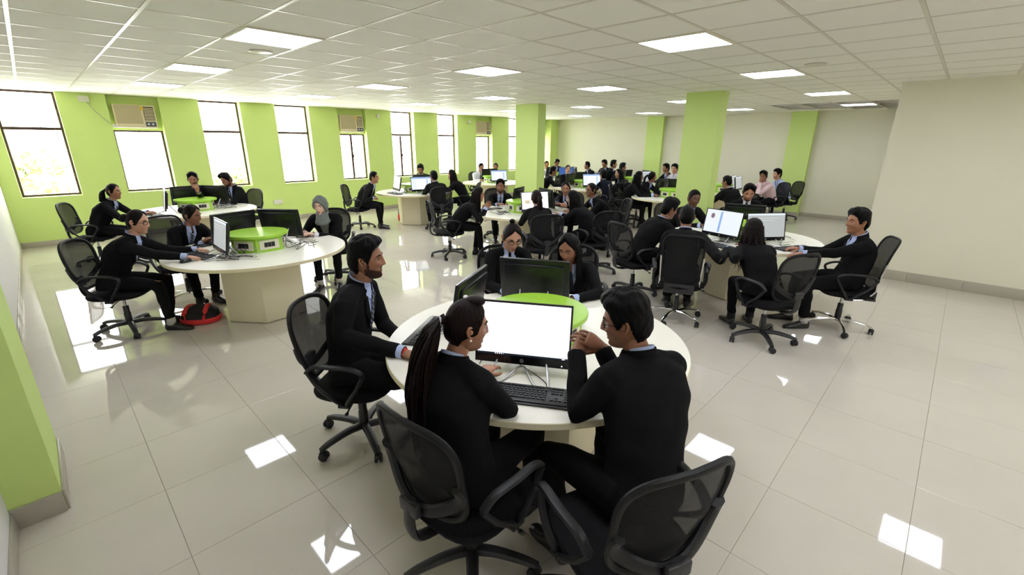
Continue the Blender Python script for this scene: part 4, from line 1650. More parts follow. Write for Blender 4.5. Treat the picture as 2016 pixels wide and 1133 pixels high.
    secs = [(-.10, .185, .135), (.0, .182, .132), (.22, .163, .118), (.45, .172, .122), (.65, .185, .126), (.80, .184, .115), (.90, .155, .092), (.97, .105, .074), (1.03, .068, .062)] if male else \
           [(-.10, .188, .138), (.0, .182, .132), (.22, .150, .108), (.45, .160, .118), (.62, .170, .130), (.80, .165, .105), (.90, .140, .085), (.97, .092, .068), (1.03, .060, .056)]
    if not jacket:
        secs = secs[1:]
    rings = []
    for t_, a_, c_ in secs:
        p_, tg, fr = at(t_)
        e_ = .85
        ca, sa = np.cos(ra), np.sin(ra)
        rings.append(p_ + rt * (np.sign(ca) * np.abs(ca) ** e_ * a_ * sc)[:, None] + fr * (np.sign(sa) * np.abs(sa) ** e_ * c_ * sc)[:, None])
    j = MB()
    j.rings(rings)
    thick = 1.0 if jacket else .90
    for s in (-1, 1):
        sh, el, wr, fdv, bv, cu = AR[s]
        p97 = at(.96)[0]
        j.tube([p97 + rt * s * .05, p97 * .5 + sh * .5 + up * .012, sh - rt * s * .012 + up * .004], np.array([.055, .058, .064]) * thick * sc, 12, round_end=True)
        ud = unit(el - sh); fd2 = unit(wr - el)
        cuff = wr - fd2 * (.026 if cuffs else .0)
        w2 = 1.0 if male else .92
        j.tube([sh - rt * s * .01, sh + (el - sh) * .3, sh + (el - sh) * .65, el - ud * .03, el + unit(fd2 - ud) * -.004, el + fd2 * .04, el * .5 + cuff * .5, cuff], np.array([.070, .062, .056, .053, .052, .051, .047, .043]) * thick * w2 * sc, 14)
    main = remeshed(j, (.009, .013, .020)[lod], [suit if jacket else shirt], 'jacket', 5 if lod < 2 else 3, .0030 if lod < 2 else .001, 13, len(PERSONS) * 1.7)
    tmb = MB(); tmb.rings(rings)
    bv_ = BVHTree.FromPolygons([tuple(v_) for v_ in np.concatenate(tmb.v)], tmb.f)
    def on_front(t_, x, off):
        p_, tg, fr = at(t_)
        o_ = p_ + rt * x + fr * .45
        hit = bv_.ray_cast(Vector(o_), Vector(-fr), .8)
        q_ = np.array(hit[0]) if hit[0] is not None else p_ + rt * x
        return q_ + fr * (off + .004)
    # collar bands
    def band(r0, r1, z0, z1, a0, a1, tilt, n=22):
        rows = []
        for rr, zz in ((r0, z0), (r1, z1), (r1 - .004, z1), (r0 - .004, z0)):
            row = []
            for a_ in np.linspace(R(a0), R(a1), n):
                row.append(neck + np.sin(a_) * rt * rr + np.cos(a_) * fw * (rr * 1.05) + up * (zz - tilt * math.cos(a_)) + fw * .006)
            rows.append(row)
        return rows
    cs = (1.0 if male else .88)
    sb = MB()
    if jacket:
        wtop, tb = (.058, .50) if male else (.050, .55)
        rows = []
        for t_ in np.linspace(.985, tb, 12):
            w_ = wtop * (t_ - tb) / (.985 - tb) + .003
            rows.append([on_front(t_, x_ * w_, .0035) for x_ in np.linspace(-1, 1, 7)])
        sf = MB().grid(rows)
    sb.grid(band(nk + .010, nk + .005, -.020, .050, 12, 348, .030))
    # collar points
    for s in (-1, 1):
        a_ = neck + fw * (nk + .014) + rt * s * .010 + up * -.004
        sb.add([a_ + up * .014, neck + fw * (nk * .55) + rt * s * (nk + .008) + up * .010, on_front(.945, s * .048, .010), on_front(.925, s * .022, .012)], [(0, 1, 2, 3)])
    for s in (-1, 1):
        sh, el, wr, fdv, bv, cu = AR[s]
        f2 = unit(wr - el)
        if cuffs:
            put(MB().tube([wr - f2 * .045, wr + f2 * .008], [.0375 * sc, .036 * sc], 14, cap=False), 'cuff', shirt)
    if jacket:
        jo = putm(main, 'jacket')
        so_ = put(sf, 'shirt', shirt, root, 40)
        put(sb, 'collar', shirt, so_, 40)
        for s in (-1, 1):
            lp = MB()
            rows = []
            for t_ in np.linspace(.965, tb - .01, 10):
                k_ = (t_ - tb) / (.985 - tb)
                w_ = wtop * k_ + .002
                lw = float(np.interp(k_, [0, .08, .55, .72, .80, 1], [.010, .026, .052, .050, .030, .016]))
                rows.append([on_front(t_, s * (w_ + q_ * lw), .009 - .003 * abs(q_ - .3)) for q_ in np.linspace(0, 1, 4)])
            lp.grid(rows)
            put(lp, 'lapel', suit, jo, 60)
        put(MB().grid(band(nk + .036, nk + .013, -.034, .044, 55, 305, .024)), 'jacket_collar', suit, jo, 60)
        if lod < 2:
            for q_ in range(2):
                put(MB().ball(on_front(tb - .04 - .14 * q_, .0, .006), (.008, .008, .008), 8, 6), 'button', 'black_plastic', jo)
    else:
        jo = putm(main, 'shirt')
        put(sb, 'collar', shirt, jo, 40)
    if tie:
        ti = MB()
        rows = []
        tend = .50 if jacket else .12
        for t_ in np.linspace(.955, tend, 12):
            k_ = (.955 - t_) / (.955 - tend)
            w_ = .013 + .018 * k_
            rows.append([on_front(t_, x_ * w_, .012 + .002 * (1 - abs(x_))) for x_ in (-1, 0, 1)])
        ti.grid(rows)
        ti.ball(on_front(.965, 0, .016), (.016, .012, .016), 10, 6)
        put(ti, 'tie', tie, root)
    # ---- hair
    if hair == 'hijab':
        hb = MB()
        G, d, ph = head_of(sex, lod)
        az = np.degrees(np.abs(ph))
        zz = G[..., 2]
        fo = ((G[..., 0]) / .061) ** 2 + ((zz + .024) / .094) ** 2
        cov = np.where(G[..., 1] > .01, smooth(.80, 1.05, fo), 1.0)
        N = d / np.array([.075, .096, .115]); N /= np.linalg.norm(N, axis=-1, keepdims=True)
        fold = .003 * np.sin(az * .12 + zz * 70)
        close_grid(hb, HL(G + N * ((.020 + fold) * cov - .006 * (1 - cov))[..., None]))
        n_ = 40; aa = np.arange(n_) / n_ * 2 * np.pi
        rr = []
        for k_, (hh, wa, wb, dn) in enumerate(((-.075, .066, .066, 0), (-.105, .068, .074, 0), (-.130, .074, .084, 0), (-.155, .078, .086, .0), (-.175, .086, .092, .004), (-.19, .094, .096, .010))):
            ct_ = head + up * hh * 1.0 - fw * .022
            row = ct_ + rt * (np.cos(aa) * wa)[:, None] + fw * (np.sin(aa) * wb)[:, None] + up * (-.05 * (k_ / 5) * np.maximum(np.sin(aa), 0) - dn * np.abs(np.cos(aa)))[:, None] + (fw * (.004 * np.sin(aa * 7 + k_)).reshape(-1, 1))
            rr.append(row)
        hb.rings(rr)
        rows = []
        for t_ in np.linspace(.97, .52, 12):
            w_ = .055 - .03 * (.97 - t_) / .45
            rows.append([on_front(t_, .012 + x_ * w_, .020 + .006 * math.cos(x_ * 5 + t_ * 9)) for x_ in np.linspace(-1, 1, 9)])
        hb.grid(rows)
        put(hb, 'headscarf', 'hijab_grey')
    else:
        hb = MB()
        close_grid(hb, HL(hair_shell('short' if hair == 'short' else hair, sex, lod, len(PERSONS) % 7)))
        nl = (90, 48, 16)[lod]
        if hair in ('long', 'longside'):
            ln = tail or .34
            for q_ in range(nl):
                a_ = R(72 + (216) * (q_ + .5) / nl)
                r0 = np.array([math.sin(a_) * .080, math.cos(a_) * .100 - .004, .055])
                r1 = np.array([math.sin(a_) * .090, math.cos(a_) * .108 - .006, -.03])
                p0, p1 = HL(r0), HL(r1)
                hd = unit(np.array([p1[0] - head[0], p1[1] - head[1], 0]))
                bk = max(0, -math.cos(a_))
                p2 = p1 + np.array([0, 0, -.09]) + hd * .002 - fw * .022 * bk
                ds = rng.uniform(.85, 1.1)
                tgt3 = p1 + np.array([0, 0, -.20]) + hd * .018 - fw * .05 * bk
                p4 = p1 + np.array([0, 0, -ln * ds]) + hd * (.03 + .012 * rng.normal()) - fw * .065 * bk
                k_ = bez([p0, p1, p2, tgt3, p4], 5)
                tt = np.linspace(0, 1, len(k_))
                wv = (lr[None] * np.sin(tt * 13 + q_ * 1.9)[:, None] + hd[None] * np.cos(tt * 11 + q_)[:, None]) * (wavy * .010 * smooth(.2, .6, tt))[:, None]
                k_ = k_ + wv + np.array(lr)[None] * ((rng.normal() * .010) * tt ** 2)[:, None]
                rr_ = np.interp(tt, [0, .3, .75, 1], [.012, .015, .012, .002]) * (46 / nl) ** .55
                hb.tube(k_, rr_, 6, flat=.7)
        if hair == 'pony':
            ln = tail or .42
            st = HL((0, -.098, .040)); tie_p = HL((0, -.118, .030))
            nl = (150, 26, 9)[lod]
            wob = rng.normal(size=(nl, 6))
            for q_ in range(nl):
                o1 = (lr * wob[q_, 0] * .011 + hu * wob[q_, 1] * .009)
                o2 = (lr * wob[q_, 2] * .020 + fw * wob[q_, 3] * .014) * tail_w
                o3 = (lr * wob[q_, 2] * .026 + lr * wob[q_, 4] * .010 + fw * wob[q_, 3] * .012) * tail_w
                ll = ln * (1 - .12 * abs(wob[q_, 5]))
                bkd = -hf * .75 - fw * .25
                bkd = unit(np.array([bkd[0], bkd[1], 0]))
                k_ = bez([st + o1 * .8, tie_p + o1 * .5, tie_p + bkd * .045 + o2 * .7 - up * .05, tie_p + bkd * (.06 + tail_out * .5) + o2 - up * .17, tie_p + bkd * (.06 + tail_out) + o3 - up * ll * .7, tie_p + bkd * (.055 + tail_out) + o3 * .8 - up * ll], 4)
                hb.tube(k_, np.interp(np.linspace(0, 1, len(k_)), [0, .25, .7, 1], [.007, .0085, .007, .0015]) * (60 / nl) ** .5 * tail_w ** .4, 5)
        if puff:
            hb.ball(HL((0, .030, .118)), (.050 * puff, .055 * puff, .030 * puff), 16, 10, rot=Hm / hs)
        if hair == 'bun':
            hb.ball(HL((0, -.110, .030)), (.042, .036, .040), 14, 10)
        if hair == 'topbun':
            hb.ball(HL((0, -.070, .105)), (.030, .030, .026), 14, 10)
        ho = put(hb, 'hair', haircol)
        if hair == 'pony' and lod < 2:
            bd = MB()
            bd.tube([tie_p + (lr * math.cos(a_) + hu * math.sin(a_)) * .016 for a_ in np.arange(12) / 12 * 2 * math.pi], .005, 6, closed=True)
            put(bd, 'hair_band', 'clip_clear' if lod == 0 else 'black_plastic', ho)
    if glasses:
        gm = MB()
        yy = .094 if male else .0905
        for s in (-1, 1):
            cx = s * .031
            pts = [HL((cx + math.copysign(abs(math.cos(a_)) ** .7, math.cos(a_)) * .0235, yy - .010 * abs(cx + math.cos(a_) * .0235) / .05, .004 + math.copysign(abs(math.sin(a_)) ** .7, math.sin(a_)) * .0165)) for a_ in np.arange(18) / 18 * 2 * math.pi]
            gm.tube(pts, .0027, 6, closed=True)
            gm.tube([HL((s * .0545, yy - .012, .009)), HL((s * .073, .045, .010)), HL((s * .078, -.005, .010)), HL((s * .078, -.018, -.004))], .0019, 6)
        gm.tube([HL((-.0085, yy, .008)), HL((0, yy + .002, .011)), HL((.0085, yy, .008))], .0018, 6)
        put(gm, 'glasses', 'glasses_black')
    for ex in extra:
        if ex == 'earring':
            for s in (-1, 1):
                b2 = MB().ball(HL((s * .086, -.004, -.030)), .006, 8, 6)
                put(b2, 'earring', 'pearl')
        if ex == 'topknot':
            put(MB().ball(HL((0, -.052, .128)), (.024, .024, .018), 12, 8), 'hair_knot', haircol)
        if ex == 'clip':
            b2 = MB().ball(HL((-.035, .000, .122)), (.022, .012, .010), 10, 6, rot=Hm / hs)
            put(b2, 'hair_clip', 'clip_clear')
        if ex == 'wristband':
            sh, el, wr, fdv, bv, cu = AR[1]
            f2 = unit(wr - el)
            b2 = MB().tube([wr + f2 * .010, wr + f2 * .016], [.0285, .0285], 14)
            put(b2, 'wristband', 'band_red')
    PERSONS.append((root, H0))
    return H0

def seat(H0, heading, label, kind='task', dx=0.0, far=False, spin=0):
    h = R(heading)
    return chair(H0[0] + math.cos(h) * dx, H0[1] + math.sin(h) * dx, heading, label, kind, spin, far)

def ap(x, y, z):
    return tuple(at_pixel(x, y, z))
TH = TZ + .03
# --- foreground table
h = person('person in black suit and striped tie sitting in profile at the nearest table', (722, 511), 1.185, -48, look=-44, sex='m', hair='short', skin='skin_b', lod=0,
           arms=('lap', dict(hand=ap(793, 694, TH), elbow=ap(672, 662, .80), back=(0, 0, 1))), tie='tie_striped', beard='full', extra=('wristband',), hip=(1.13, 2.47))
chair(1.15, 2.45, -52, 'black mesh-back chair of the man with the striped tie', spin=20)
h = person('person in black jacket with hair clip and pearl earring, back turned, nearest table', (918, 644), 1.12, 14, look=-24, pitch=-6, sex='f', hair='pony', haircol='hair_red', tail=.60, tail_out=.055, tail_w=2.0, puff=.8, skin='skin_a', lod=0, sc=1.02,
           arms=(dict(hand=ap(950, 738, .80), elbow=ap(905, 790, .78)), dict(hand=ap(948, 742, .79), elbow=ap(998, 806, .76))), extra=('earring', 'clip'), hip=(.99, 1.25), tie=None)
chair(1.02, 1.23, 4, 'black mesh-back chair of the ponytailed woman in the foreground', spin=10)
h = person('person in glasses with clasped hands, back turned, right of the white screen', (1232, 634), 1.13, 68, look=114, pitch=-10, sex='m', hair='short', skin='skin_b', lod=0, glasses=True,
           arms=(dict(hand=ap(1134, 693, .955), elbow=ap(1140, 815, .77), dir=tuple(unit(np.array(ap(1166, 652, 1.02)) - np.array(ap(1134, 693, .955)))), back=(-.75, -.6, .1), curl=.65),
                 dict(hand=ap(1186, 685, .96), elbow=ap(1225, 775, .78), dir=tuple(unit(np.array(ap(1122, 644, 1.06)) - np.array(ap(1186, 685, .96)))), back=(-.5, -.4, .75), curl=.36)), cuffs=False,
           hip=(1.44, .66), tie=None, feet=((1.33, .98), (1.70, .98)))
chair(1.28, .665, 67, 'black mesh-back chair of the man with clasped hands, turned to the right', spin=-20)
h = person('person in glasses, suit and tie looking down behind the nearest table\'s rear monitor', (1008, 468), 1.125, -126, look=-118, pitch=-24, sex='f', hair='pony', tail=.30, haircol='hair_brown', skin='skin_c', lod=0, glasses=True, sc=.95, table='a', extra=('topknot',))
seat(h, -126, 'black chair half hidden behind the woman in glasses at the nearest table', dx=-.02)
h = person('person in black jacket leaning in at the right of the nearest table\'s rear monitor', (1120, 492), 1.055, -150, look=-168, pitch=-14, sex='f', hair='longside', haircol='hair_black', skin='skin_b', lod=0, sc=.95, table='a', shirt='shirt_blue',
           arms=(dict(hand=ap(1128, 590, TH), elbow=ap(1178, 580, TH)), None))
seat(h, -140, 'black chair of the long-haired woman leaning in at the nearest table')
# --- left table
h = person('person in glasses typing at the left end of the left table', (271, 438), 1.10, -28, look=-36, pitch=-8, sex='f', hair='bun', haircol='hair_brown', skin='skin_c', lod=1, glasses=True, table='b',
           arms=(ap(388, 492, TH), ap(378, 508, TH)), socks='sock_white', tie=None, sc=.98)
chair(h[0] + .03, h[1] - .03, -32, 'black mesh-back chair of the typing woman at the left table', spin=15)
h = person('person in suit and striped tie leaning over the left table', (378, 424), 1.06, -75, look=-46, pitch=-14, sex='f', hair='bun', haircol='hair_brown', skin='skin_b', lod=1, table='b', tie='tie_striped', roll=-8,
           arms=(ap(412, 470, TH), ap(400, 478, TH)))
seat(h, -75, 'black chair behind the woman leaning over the left table', kind='chrome')
h = person('person in a grey headscarf and black jacket at the right end of left table', (631, 405), 1.085, -128, look=-140, pitch=-14, sex='f', hair='hijab', skin='skin_d', lod=1, table='b', tie=None, socks='sock_white', shirt='shirt_white',
           arms=(dict(hand=ap(618, 462, TH)), dict(hand=ap(598, 458, TH))))
seat(h, -120, 'black chair with grey mesh back of the woman in a headscarf', dx=-.05)
# --- by the first windows
h = person('person in black jacket in profile at the table by the first windows', (224, 378), 1.10, -30, look=-38, sex='f', hair='pony', tail=.22, haircol='hair_black', skin='skin_b', lod=1, table='c')
seat(h, -25, 'black mesh-back chair of the ponytailed woman by the first windows', dx=-.05)
h = person('person resting chin on hand behind a monitor by the first windows', (380, 354), 1.165, -105, look=-105, pitch=-10, sex='m', hair='quiff', skin='skin_b', lod=1, table='c',
           arms=(dict(hand=ap(390, 378, 1.04), elbow=ap(398, 392, .85), dir=(-.2, -.3, .9), back=(.5, -.8, 0), curl=.9), None))
seat(h, -105, 'black chair of the man resting his chin on his hand')
h = person('person in black suit looking down at the right of the table by first windows', (446, 355), 1.155, -160, look=-155, pitch=-22, sex='m', hair='quiff', skin='skin_b', lod=1, table='c', beard='full')
seat(h, -160, 'black mesh-back chair of the bearded man by the windows', dx=-.06)
# --- by the divided windows
h = person('person in dark suit in profile, hands in lap, by the divided windows', (736, 350), 1.10, -45, look=-42, sex='m', hair='crop', skin='skin_a', lod=1, table='d', suit='suit_b', lap=True)
seat(h, -45, 'black mesh-back chair of the man in profile by the divided windows', dx=-.05)
h = person('person half hidden behind the dark monitor by the divided windows', (828, 334), 1.15, -130, look=-130, pitch=-18, sex='m', hair='short', skin='skin_b', lod=1, table='d')
seat(h, -130, 'black chair hidden behind the table by the divided windows', far=True)
h = person('person with back turned at the table by the divided windows', (854, 348), 1.12, 70, look=85, sex='m', hair='crop', skin='skin_b', lod=1, table='d', tie=None)
seat(h, 62, 'black chair with rounded back of the man turned away by the divided windows', dx=-.02)
h = person('person in black jacket facing left by the divided windows', (889, 345), 1.10, 128, look=136, sex='f', hair='long', haircol='hair_red', skin='skin_c', lod=1, table='d', tie=None, tail=.30)
seat(h, 125, 'black chair of the woman with reddish hair by the divided windows', dx=-.04)
# --- middle table
h = person('person gesturing with both hands at the left of the middle table', (942, 384), 1.03, -38, look=-40, pitch=-4, sex='f', hair='long', haircol='hair_brown', skin='skin_a', lod=1, table='e', tie=None, tail=.30,
           arms=(dict(hand=ap(952, 412, .80), back=(0, 0, 1)), dict(hand=ap(956, 410, .84), dir=(.4, -.2, .8), back=(.6, .6, 0))))
chair(h[0] - .05, h[1] + .06, -30, 'black chair with arched arm of the gesturing woman at the middle table', spin=30)
h = person('person in suit and tie facing the camera at the middle table', (985, 368), 1.05, -125, look=-132, sex='m', hair='quiff', skin='skin_b', lod=1, table='e', beard='full')
seat(h, -125, 'black chair hidden behind the bearded man at the middle table')
h = person('person with back turned before the white page at the middle table', (1056, 391), 1.075, 55, look=60, sex='f', hair='pony', haircol='hair_red', tail=.34, skin='skin_a', lod=1, table='e', tie=None)
seat(h, 52, 'black chair with rounded back of the ponytailed woman at the middle table', dx=-.06)
h = person('person clasping hands on the far side of the middle table', (1114, 372), 1.075, -155, look=-150, pitch=-6, sex='f', hair='bun', skin='skin_a', lod=1, table='e',
           arms=(dict(hand=ap(1104, 404, .86), dir=(-.5, -.7, .1), curl=.6), dict(hand=ap(1096, 402, .86), dir=(.2, -.7, .1), curl=.6)))
seat(h, -155, 'black chair hidden behind the woman clasping her hands')
h = person('person with back turned leaning left at the middle table', (1128, 392), 1.04, 92, look=112, pitch=-8, sex='f', hair='long', haircol='hair_black', skin='skin_a', lod=1, table='e', tie=None, tail=.26)
seat(h, 62, 'black chair with rounded back just right of the ponytailed woman', dx=-.10)
h = person('person in glasses facing left at the right of the middle table', (1164, 375), 1.10, 150, look=158, sex='f', hair='bun', skin='skin_b', lod=1, table='e', glasses=True)
seat(h, 140, 'black mesh-back chair of the woman with glasses at the middle table', dx=-.06)
# --- right table
h = person('person leaning forward in profile at the left of the right table', (1318, 412), 1.08, -30, look=-34, pitch=-16, sex='m', hair='short', skin='skin_b', lod=1, table='f', tie=None)
chair(h[0] - .04, h[1] + .03, -20, 'black mesh-back chair of the man leaning forward at the right table', spin=25)
h = person('person in black suit seated against the green column at the right table', (1366, 392), 1.09, -118, look=-128, pitch=-4, sex='m', hair='crop', skin='skin_e', lod=1, table='f')
seat(h, -118, 'black chair hidden behind the table in front of the green column', far=True)
h = person('person with back turned in the chrome-legged chair at the right table', (1352, 428), 1.07, 22, look=28, sex='m', hair='crop', skin='skin_b', lod=1, table='f', tie=None,
           arms=(None, dict(hand=ap(1432, 492, TH), elbow=ap(1418, 512, .78))))
seat(h, 25, 'black high-back chair with chrome legs nearest the column at the right table', kind='chrome', dx=-.03, spin=12)
h = person('person with white collar looking down behind the wide black monitor', (1474, 380), 1.165, -158, look=-156, pitch=-20, sex='m', hair='quiff', skin='skin_a', lod=1, table='f', beard='full', shirt='shirt_white')
seat(h, -158, 'black chair of the bearded man looking down at the right table')
h = person('person with back turned in front of the pale screen of the right table', (1483, 455), 1.01, 38, look=44, pitch=-4, sex='f', hair='long', haircol='hair_brown', skin='skin_a', lod=1, table='f', tie=None, tail=.36, wavy=1.6, sc=.97,
           arms=(dict(hand=ap(1434, 490, TH), elbow=ap(1448, 512, .80)), None))
chair(h[0] + .0, h[1] - .06, 62, 'black mesh-back chair of the long-haired woman at the right table', spin=8)
h = person('person leaning back with arms stretched out at the right end of right table', (1688, 438), 1.115, 122, look=134, sex='m', hair='short', skin='skin_a', lod=1, table='f', tie=None, hip=(5.60, .62), socks='sock_white',
           arms=(ap(1562, 502, TH), ap(1572, 490, TH)))
chair(5.60, .62, 112, 'black high-back chair with chrome legs at the right end of the right table', kind='chrome', spin=18)
# --- far people
h = person('person in a pale shirt and dark tie by the window left of the column', (947, 330), 1.115, -115, look=-100, pitch=-8, sex='m', hair='crop', skin='skin_a', lod=2, table='i', jacket=False, shirt='shirt_white')
seat(h, -115, 'black chair of the man in a pale shirt by the window', far=True)
h = person('person in a pale shirt peeping over the dark monitor by the windows', (976, 329), 1.12, -140, look=-140, pitch=-8, sex='f', hair='bun', skin='skin_b', lod=2, table='i', jacket=False, shirt='shirt_white')
seat(h, -140, 'black chair behind the woman peeping over the monitor', far=True)
h = person('person in suit facing right just right of the nearer column', (1089, 338), 1.11, -52, look=-44, sex='f', hair='short', skin='skin_b', lod=2, table='g')
seat(h, -52, 'black chair of the short-haired student facing right', far=True)
h = person('person looking over a dark monitor right of the nearer column', (1118, 334), 1.14, -128, look=-128, sex='f', hair='bun', skin='skin_c', lod=2, table='g')
seat(h, -128, 'black chair of the woman with a centre parting', far=True)
h = person('person in navy jacket with the back turned at the far middle table', (1187, 345), 1.09, 75, look=70, sex='f', hair='short', skin='skin_b', lod=2, table='g', suit='suit_navy', tie=None)
seat(h, 72, 'black chair of the person in the navy jacket', far=True)
h = person('person in black jacket facing left at the far middle table', (1218, 343), 1.115, 120, look=150, sex='f', hair='long', skin='skin_c', lod=2, table='g', tail=.22)
seat(h, 115, 'black chair of the smiling woman facing left', far=True)
h = person('person facing right with hands on the table, left of the right column', (1258, 349), 1.135, -70, look=-48, sex='f', hair='long', skin='skin_b', lod=2, table='h', tail=.26)
seat(h, -62, 'black mesh-back chair of the long-haired woman facing right', dx=-.06, far=True)
h = person('person facing right closest to the left side of the right green column', (1284, 349), 1.105, -90, look=-52, sex='f', hair='pony', skin='skin_b', lod=2, table='h', tail=.2)
seat(h, -85, 'black chair of the ponytailed woman beside the right column', far=True)
h = person('person in a pale shirt at the far corner beside the nearer column', (1076, 325), 1.12, -120, look=-135, sex='m', hair='crop', skin='skin_a', lod=2, table='j', jacket=False, shirt='shirt_white')
seat(h, -110, 'black chair of the man with the lanyard', far=True)
h = person('person looking down behind the far-corner monitor', (1096, 321), 1.165, -130, look=-120, pitch=-22, sex='m', hair='quiff', skin='skin_b', lod=2, table='j')
seat(h, -130, 'black chair of the student in the far corner', far=True)
h = person('person with back turned in front of a pale screen near the back wall', (1156, 326), 1.13, 150, look=120, sex='m', hair='crop', skin='skin_b', lod=2, table='j', tie=None)
seat(h, 150, 'black chair of the broad-backed man near the back wall', far=True)
h = person('person looking left against the cream back wall', (1190, 323), 1.165, -175, look=172, pitch=-10, sex='m', hair='short', skin='skin_a', lod=2, table='j')
seat(h, -175, 'black chair of the man looking left at the back wall', far=True)
h = person('upright person facing right against the cream back wall', (1208, 324), 1.185, -65, look=-50, sex='m', hair='short', skin='skin_a', lod=2, table='k')
seat(h, -65, 'black chair of the upright young man at the back wall', far=True)
h = person('person facing right in front of the back wall monitors', (1226, 330), 1.125, -55, look=-48, sex='m', hair='short', skin='skin_b', lod=2, table='k')
seat(h, -60, 'black chair of the student before the back wall monitors', far=True)
h = person('person at the back with a hand to the face, left of the right column', (1311, 332), 1.145, 150, look=150, sex='m', hair='short', skin='skin_b', lod=2, table='k',
           arms=(dict(hand=ap(1303, 343, 1.06), dir=(-.3, .2, .9), back=(-.5, .5, 0), curl=.9), None))
seat(h, 150, 'black chair of the man with his hand to his face', far=True)
h = person('person in pale shirt partly hidden by the right green column', (1328, 333), 1.175, 165, look=175, sex='m', hair='short', skin='skin_c', lod=2, table='k', jacket=False, shirt='shirt_white', tie=None)
seat(h, 165, 'black chair of the man partly hidden by the column', far=True)
h = person('person with white collar, back turned, just right of the right green column', (1431, 359), 1.11, 62, look=82, pitch=-5, sex='m', hair='crop', skin='skin_b', lod=1, table='h', tie=None, shirt='shirt_white')
seat(h, 60, 'black chair of the man right of the green column', dx=-.04)
h = person('person in a pink shirt with a hand at the mouth', (1503, 348), 1.10, 150, look=172, pitch=-4, sex='m', hair='quiff', skin='skin_b', lod=1, table='l', jacket=False, shirt='shirt_pink', tie=None,
           arms=(dict(hand=ap(1497, 361, .985), elbow=ap(1492, 383, .76), dir=(-.2, .1, .9), back=(-.6, .4, 0), curl=.9), None))
seat(h, 142, 'black chair of the man in the pink shirt', dx=-.05)
h = person('person in a light blue shirt facing left by the green pilaster', (1530, 344), 1.12, 140, look=140, sex='m', hair='short', skin='skin_c', lod=1, table='l', jacket=False, shirt='shirt_blue', tie=None, lap=True)
seat(h, 138, 'black chair of the young man in the light blue shirt', dx=-.05)

CHAIR_OF = ['the person in profile with a striped tie at the nearest table', 'the person with the hair clip in the foreground', 'the person with clasped hands in the foreground', "the person in glasses behind the nearest table's rear monitor", "the person leaning in at the nearest table's rear monitor", 'the person typing at the left table', 'the person leaning over the left table', 'the person in a grey headscarf', 'the person in profile at the table by the first windows', 'the person resting chin on hand by the first windows', 'the person looking down by the first windows', 'the person with hands in lap by the divided windows', 'the person half hidden by a monitor at the divided windows', 'the person turned away by the divided windows', 'the person facing left by the divided windows', 'the person gesturing at the middle table', 'the person facing the camera at the middle table', 'the person turned away before the white page, middle table', 'the person clasping hands at the middle table', 'the person turned away and leaning left, middle table', 'the person in glasses at the middle table', 'the person leaning forward at the right table', 'the person against the column at the right table', 'the person turned away nearest the column, chrome legs, right table', 'the person looking down behind the wide black monitor', 'the person turned away before the pale screen, right table', 'the person leaning back, chrome legs, right end of right table', 'the person in pale shirt and tie by the window', 'the person peeping over a monitor by the windows', 'the person facing right beside the nearer column', 'the person looking over a monitor right of the nearer column', 'the person in the navy jacket', 'the person facing left at the far middle table', 'the person facing right farther from the right column', 'the person facing right closest to the right column', 'the person in pale shirt at the far corner', 'the person looking down in the far corner', 'the person turned away near the back wall', 'the person looking left at the back wall', 'the upright person facing right at the back wall', 'the person facing right before the back wall monitors', 'the person with a hand to the face at the back', 'the person in pale shirt partly hidden by the right column', 'the person with white collar right of the column', 'the person in the pink shirt', 'the person in the light blue shirt']
for o_, w_ in zip(CHAIRS, CHAIR_OF):
    o_['label'] = 'black office chair of ' + w_

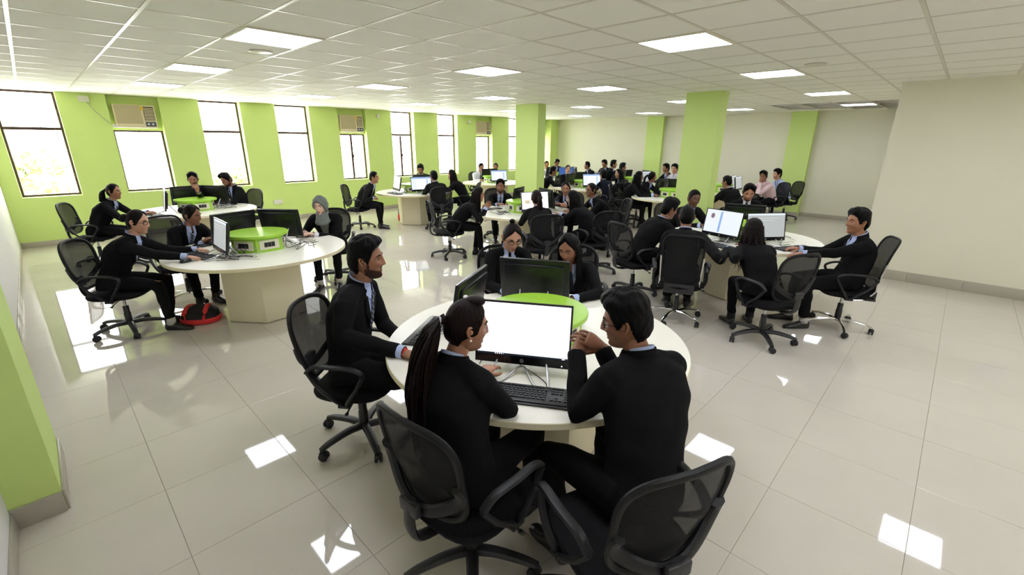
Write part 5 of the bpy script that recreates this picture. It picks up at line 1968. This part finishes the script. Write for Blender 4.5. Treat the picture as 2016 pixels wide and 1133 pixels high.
# ------------------------------------------------------------------ bags
p = at_pixel(398, 632, 0)
bg = empty('backpack', (p.x, p.y, 0), R(-38))
tag(bg, 'red and black backpack lying on the floor beside the left table', 'backpack')
def blob(rings_, n=20, e=.8):
    a_ = np.arange(n) / n * 2 * np.pi
    out = []
    for w, d_, z_, y_ in rings_:
        ca, sa = np.cos(a_), np.sin(a_)
        out.append(np.stack([np.sign(ca) * np.abs(ca) ** e * w, y_ + np.sign(sa) * np.abs(sa) ** e * d_, np.full(n, z_)], 1))
    return out
MB().rings(blob([(.12, .10, .004, 0), (.175, .135, .02, 0), (.18, .14, .07, 0), (.165, .125, .12, .01), (.12, .09, .155, .02), (.05, .03, .168, .03)])).build('sack', 'bag_black', bg)
MB().rings(blob([(.176, .136, .004, 0), (.190, .150, .015, 0), (.192, .152, .05, 0), (.183, .143, .062, 0)])).build('lower_panel', 'bag_red', bg)
for s in (-1, 1):
    MB().tube(bez([(s * .09, -.13, .06), (s * .10, -.10, .14), (s * .09, .0, .185), (s * .06, .09, .15), (s * .05, .14, .07)], 5), [(.007, .024)] * 21, 8, side=(0, .3, 1)).build('strap', 'bag_red', bg)
MB().tube(bez([(-.05, .05, .165), (-.02, .06, .20), (.03, .06, .20), (.05, .05, .165)], 4), .008, 6).build('carry_loop', 'bag_black', bg)
MB().tube(bez([(-.17, .02, .10), (-.24, .0, .05), (-.24, -.08, .012), (-.10, -.19, .008), (.02, -.20, .008)], 5), [(.004, .018)] * 21, 8, side=(0, 0, 1)).build('waist_strap', 'bag_orange', bg)
p = at_pixel(797, 437, 0)
bg = empty('backpack', (p.x, p.y, 0), R(-70))
tag(bg, 'dark grey backpack standing against the base by the divided windows', 'backpack')
MB().rings(blob([(.13, .09, .003, 0), (.155, .105, .03, 0), (.155, .105, .20, 0), (.145, .095, .32, .005), (.11, .07, .40, .01), (.04, .02, .43, .015)])).build('sack', 'bag_black', bg)
MB().rings(blob([(.10, .03, .05, -.10), (.11, .04, .08, -.10), (.11, .04, .17, -.10), (.09, .02, .20, -.095)])).build('front_pocket', 'bag_red', bg)
MB().rings(blob([(.05, .02, .24, -.09), (.05, .024, .27, -.09), (.045, .02, .30, -.085)])).build('patch', 'bag_blue', bg)
for s in (-1, 1):
    MB().tube(bez([(s * .07, .08, .38), (s * .085, .17, .30), (s * .09, .19, .18), (s * .10, .10, .05)], 5), [(.006, .022)] * 16, 8, side=(0, 1, 0)).build('strap', 'grey_plastic', bg)
MB().tube(bez([(-.04, .03, .41), (-.03, .05, .46), (.03, .05, .46), (.04, .03, .41)], 4), .008, 6).build('carry_loop', 'bag_black', bg)
